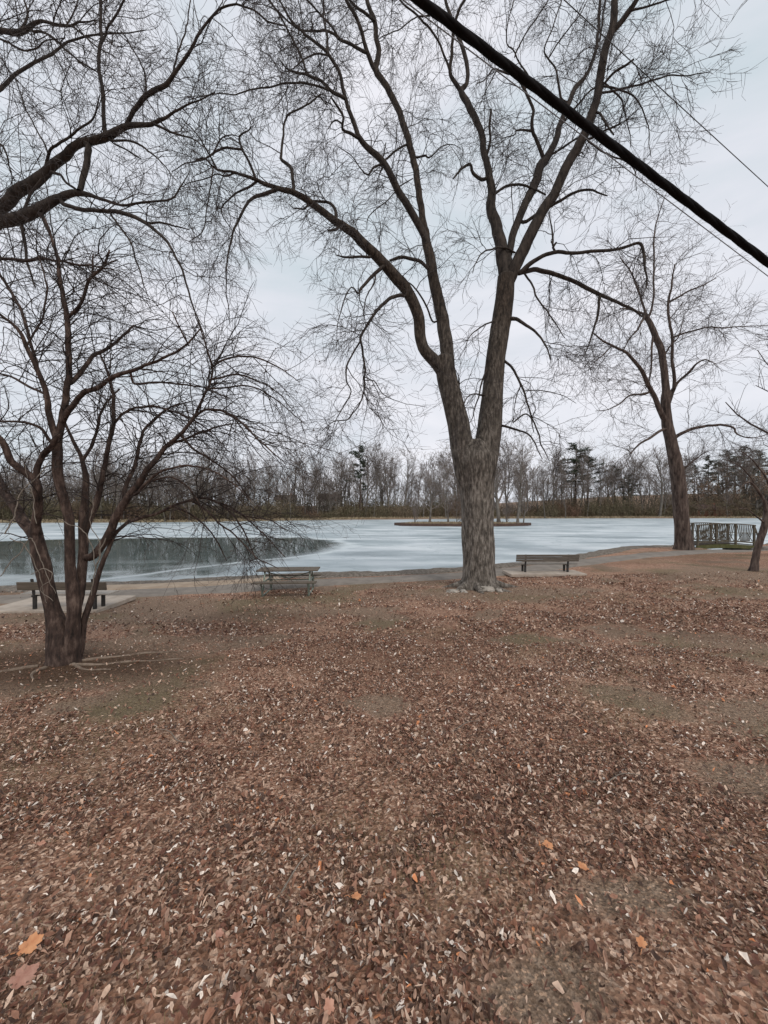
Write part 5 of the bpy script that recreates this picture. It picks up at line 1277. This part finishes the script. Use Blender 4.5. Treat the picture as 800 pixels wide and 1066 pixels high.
for a_ in [(571, 882, .085, .4, 'bright orange lobed leaf, larger of the pair right of centre', M['big_leaf']),
           (609, 905, .075, 2.0, 'bright orange leaf lying right of and nearer than its brighter twin', M['big_leaf']),
           (670, 985, .06, 1.0, 'orange-brown leaf in the dark litter at the lower right', M['big_leaf']),
           (28, 987, .11, .6, 'long orange leaf near the lower left edge', M['big_leaf']),
           (20, 1022, .13, 1.2, 'large pinkish tan leaf in the lower left corner', M['pink_leaf']),
           (370, 936, .065, .2, 'round orange leaf lower centre beside a whitish one', M['big_leaf']),
           (343, 1052, .06, 2.2, 'tan orange leaf at the very bottom edge', M['tan_leaf']),
           (243, 1046, .07, .9, 'pink tan leaf near the bottom edge left of centre', M['pink_leaf']),
           (228, 975, .05, 2.9, 'pinkish leaf in the litter left of centre', M['pink_leaf']),
           (441, 918, .05, 1.7, 'upright reddish tan leaf near the lower centre', M['tan_leaf']),
           (40, 880, .06, .3, 'orange brown leaf near the left edge', M['tan_leaf'])]:
    lobed_leaf(*a_)
# thin fallen sticks
for k, (px, py, ln, rz, lb) in enumerate([(300, 925, .3, 1.1, 'thin pale stick lying in the litter left of centre'), (640, 815, .4, .2, 'thin stick among the leaves right of centre'), (180, 770, .5, 2.6, 'thin dark stick in the leaves at the left'), (480, 760, .45, .5, 'thin stick in the middle of the leafy slope')]):
    Y = 2.
    for _ in range(40): Y = (CAMZ-G((px-400)/400*Y, Y))*400/(py-HOR)
    x = (px-400)/400*Y; t_ = np.linspace(-.5, .5, 9)*ln
    P = np.stack([t_*math.cos(rz), t_*math.sin(rz)+.02*np.sin(t_*20), .012+.006*np.sin(t_*13)], -1)
    o = MB().tube(P, np.linspace(.005, .0025, 9), 6).build('stick', M['pale_twig']); o.location = (x, Y, G(x, Y)+.015)
    tag(o, lb, 'stick', 'fallen sticks')

# ======================= sky, sun, camera ====================================
w = bpy.data.worlds.new('World'); SC.world = w; w.use_nodes = True
N = w.node_tree.nodes; L = w.node_tree.links; N.clear()
out = N.new('ShaderNodeOutputWorld')
sky = N.new('ShaderNodeTexSky'); sky.sky_type = 'NISHITA'; sky.sun_disc = False
sky.sun_elevation = RD(48); sky.sun_rotation = RD(-150); sky.air_density = 1.2; sky.dust_density = 4
b1 = N.new('ShaderNodeBackground'); b1.inputs['Strength'].default_value = .06; L.new(sky.outputs[0], b1.inputs['Color'])
tc = N.new('ShaderNodeTexCoord'); mp = N.new('ShaderNodeMapping'); mp.inputs['Scale'].default_value = (1, 1, 2.6); mp.inputs['Rotation'].default_value = (.2, .3, .4)
L.new(tc.outputs['Generated'], mp.inputs[0])
n1 = noise(1.6, 6, mp.outputs[0], .55); n1.inputs['Distortion'].default_value = .5
cl_ = ramp(n1.outputs['Fac'], [(.33, (.67, .76, .82)), (.5, (.82, .85, .92)), (.66, (.96, .96, 1.02))])
b2 = N.new('ShaderNodeBackground'); b2.inputs['Strength'].default_value = 1.0; L.new(cl_, b2.inputs['Color'])
ms = N.new('ShaderNodeMixShader'); ms.inputs[0].default_value = .9
L.new(b1.outputs[0], ms.inputs[1]); L.new(b2.outputs[0], ms.inputs[2]); L.new(ms.outputs[0], out.inputs[0])

sl = bpy.data.lights.new('sun', 'SUN'); sl.energy = 1.3; sl.angle = RD(16); sl.color = (1, .93, .85)
so = bpy.data.objects.new('sun', sl); COL.objects.link(so); so.rotation_euler = (RD(42), 0, RD(30))

cam = bpy.data.cameras.new('camera'); co = bpy.data.objects.new('camera', cam); COL.objects.link(co)
cam.sensor_fit = 'HORIZONTAL'; cam.sensor_width = 36; cam.lens = 18; cam.clip_start = .05; cam.clip_end = 3000
co.location = (0, 0, CAMZ); co.rotation_euler = (RD(90-.287), 0, 0)
SC.camera = co
SC.view_settings.view_transform = 'Standard'; SC.view_settings.look = 'None'; SC.view_settings.gamma = 1; SC.view_settings.exposure = 0
SC.cycles.max_bounces = 5; SC.cycles.diffuse_bounces = 2; SC.cycles.glossy_bounces = 3
SC.render.film_transparent = False
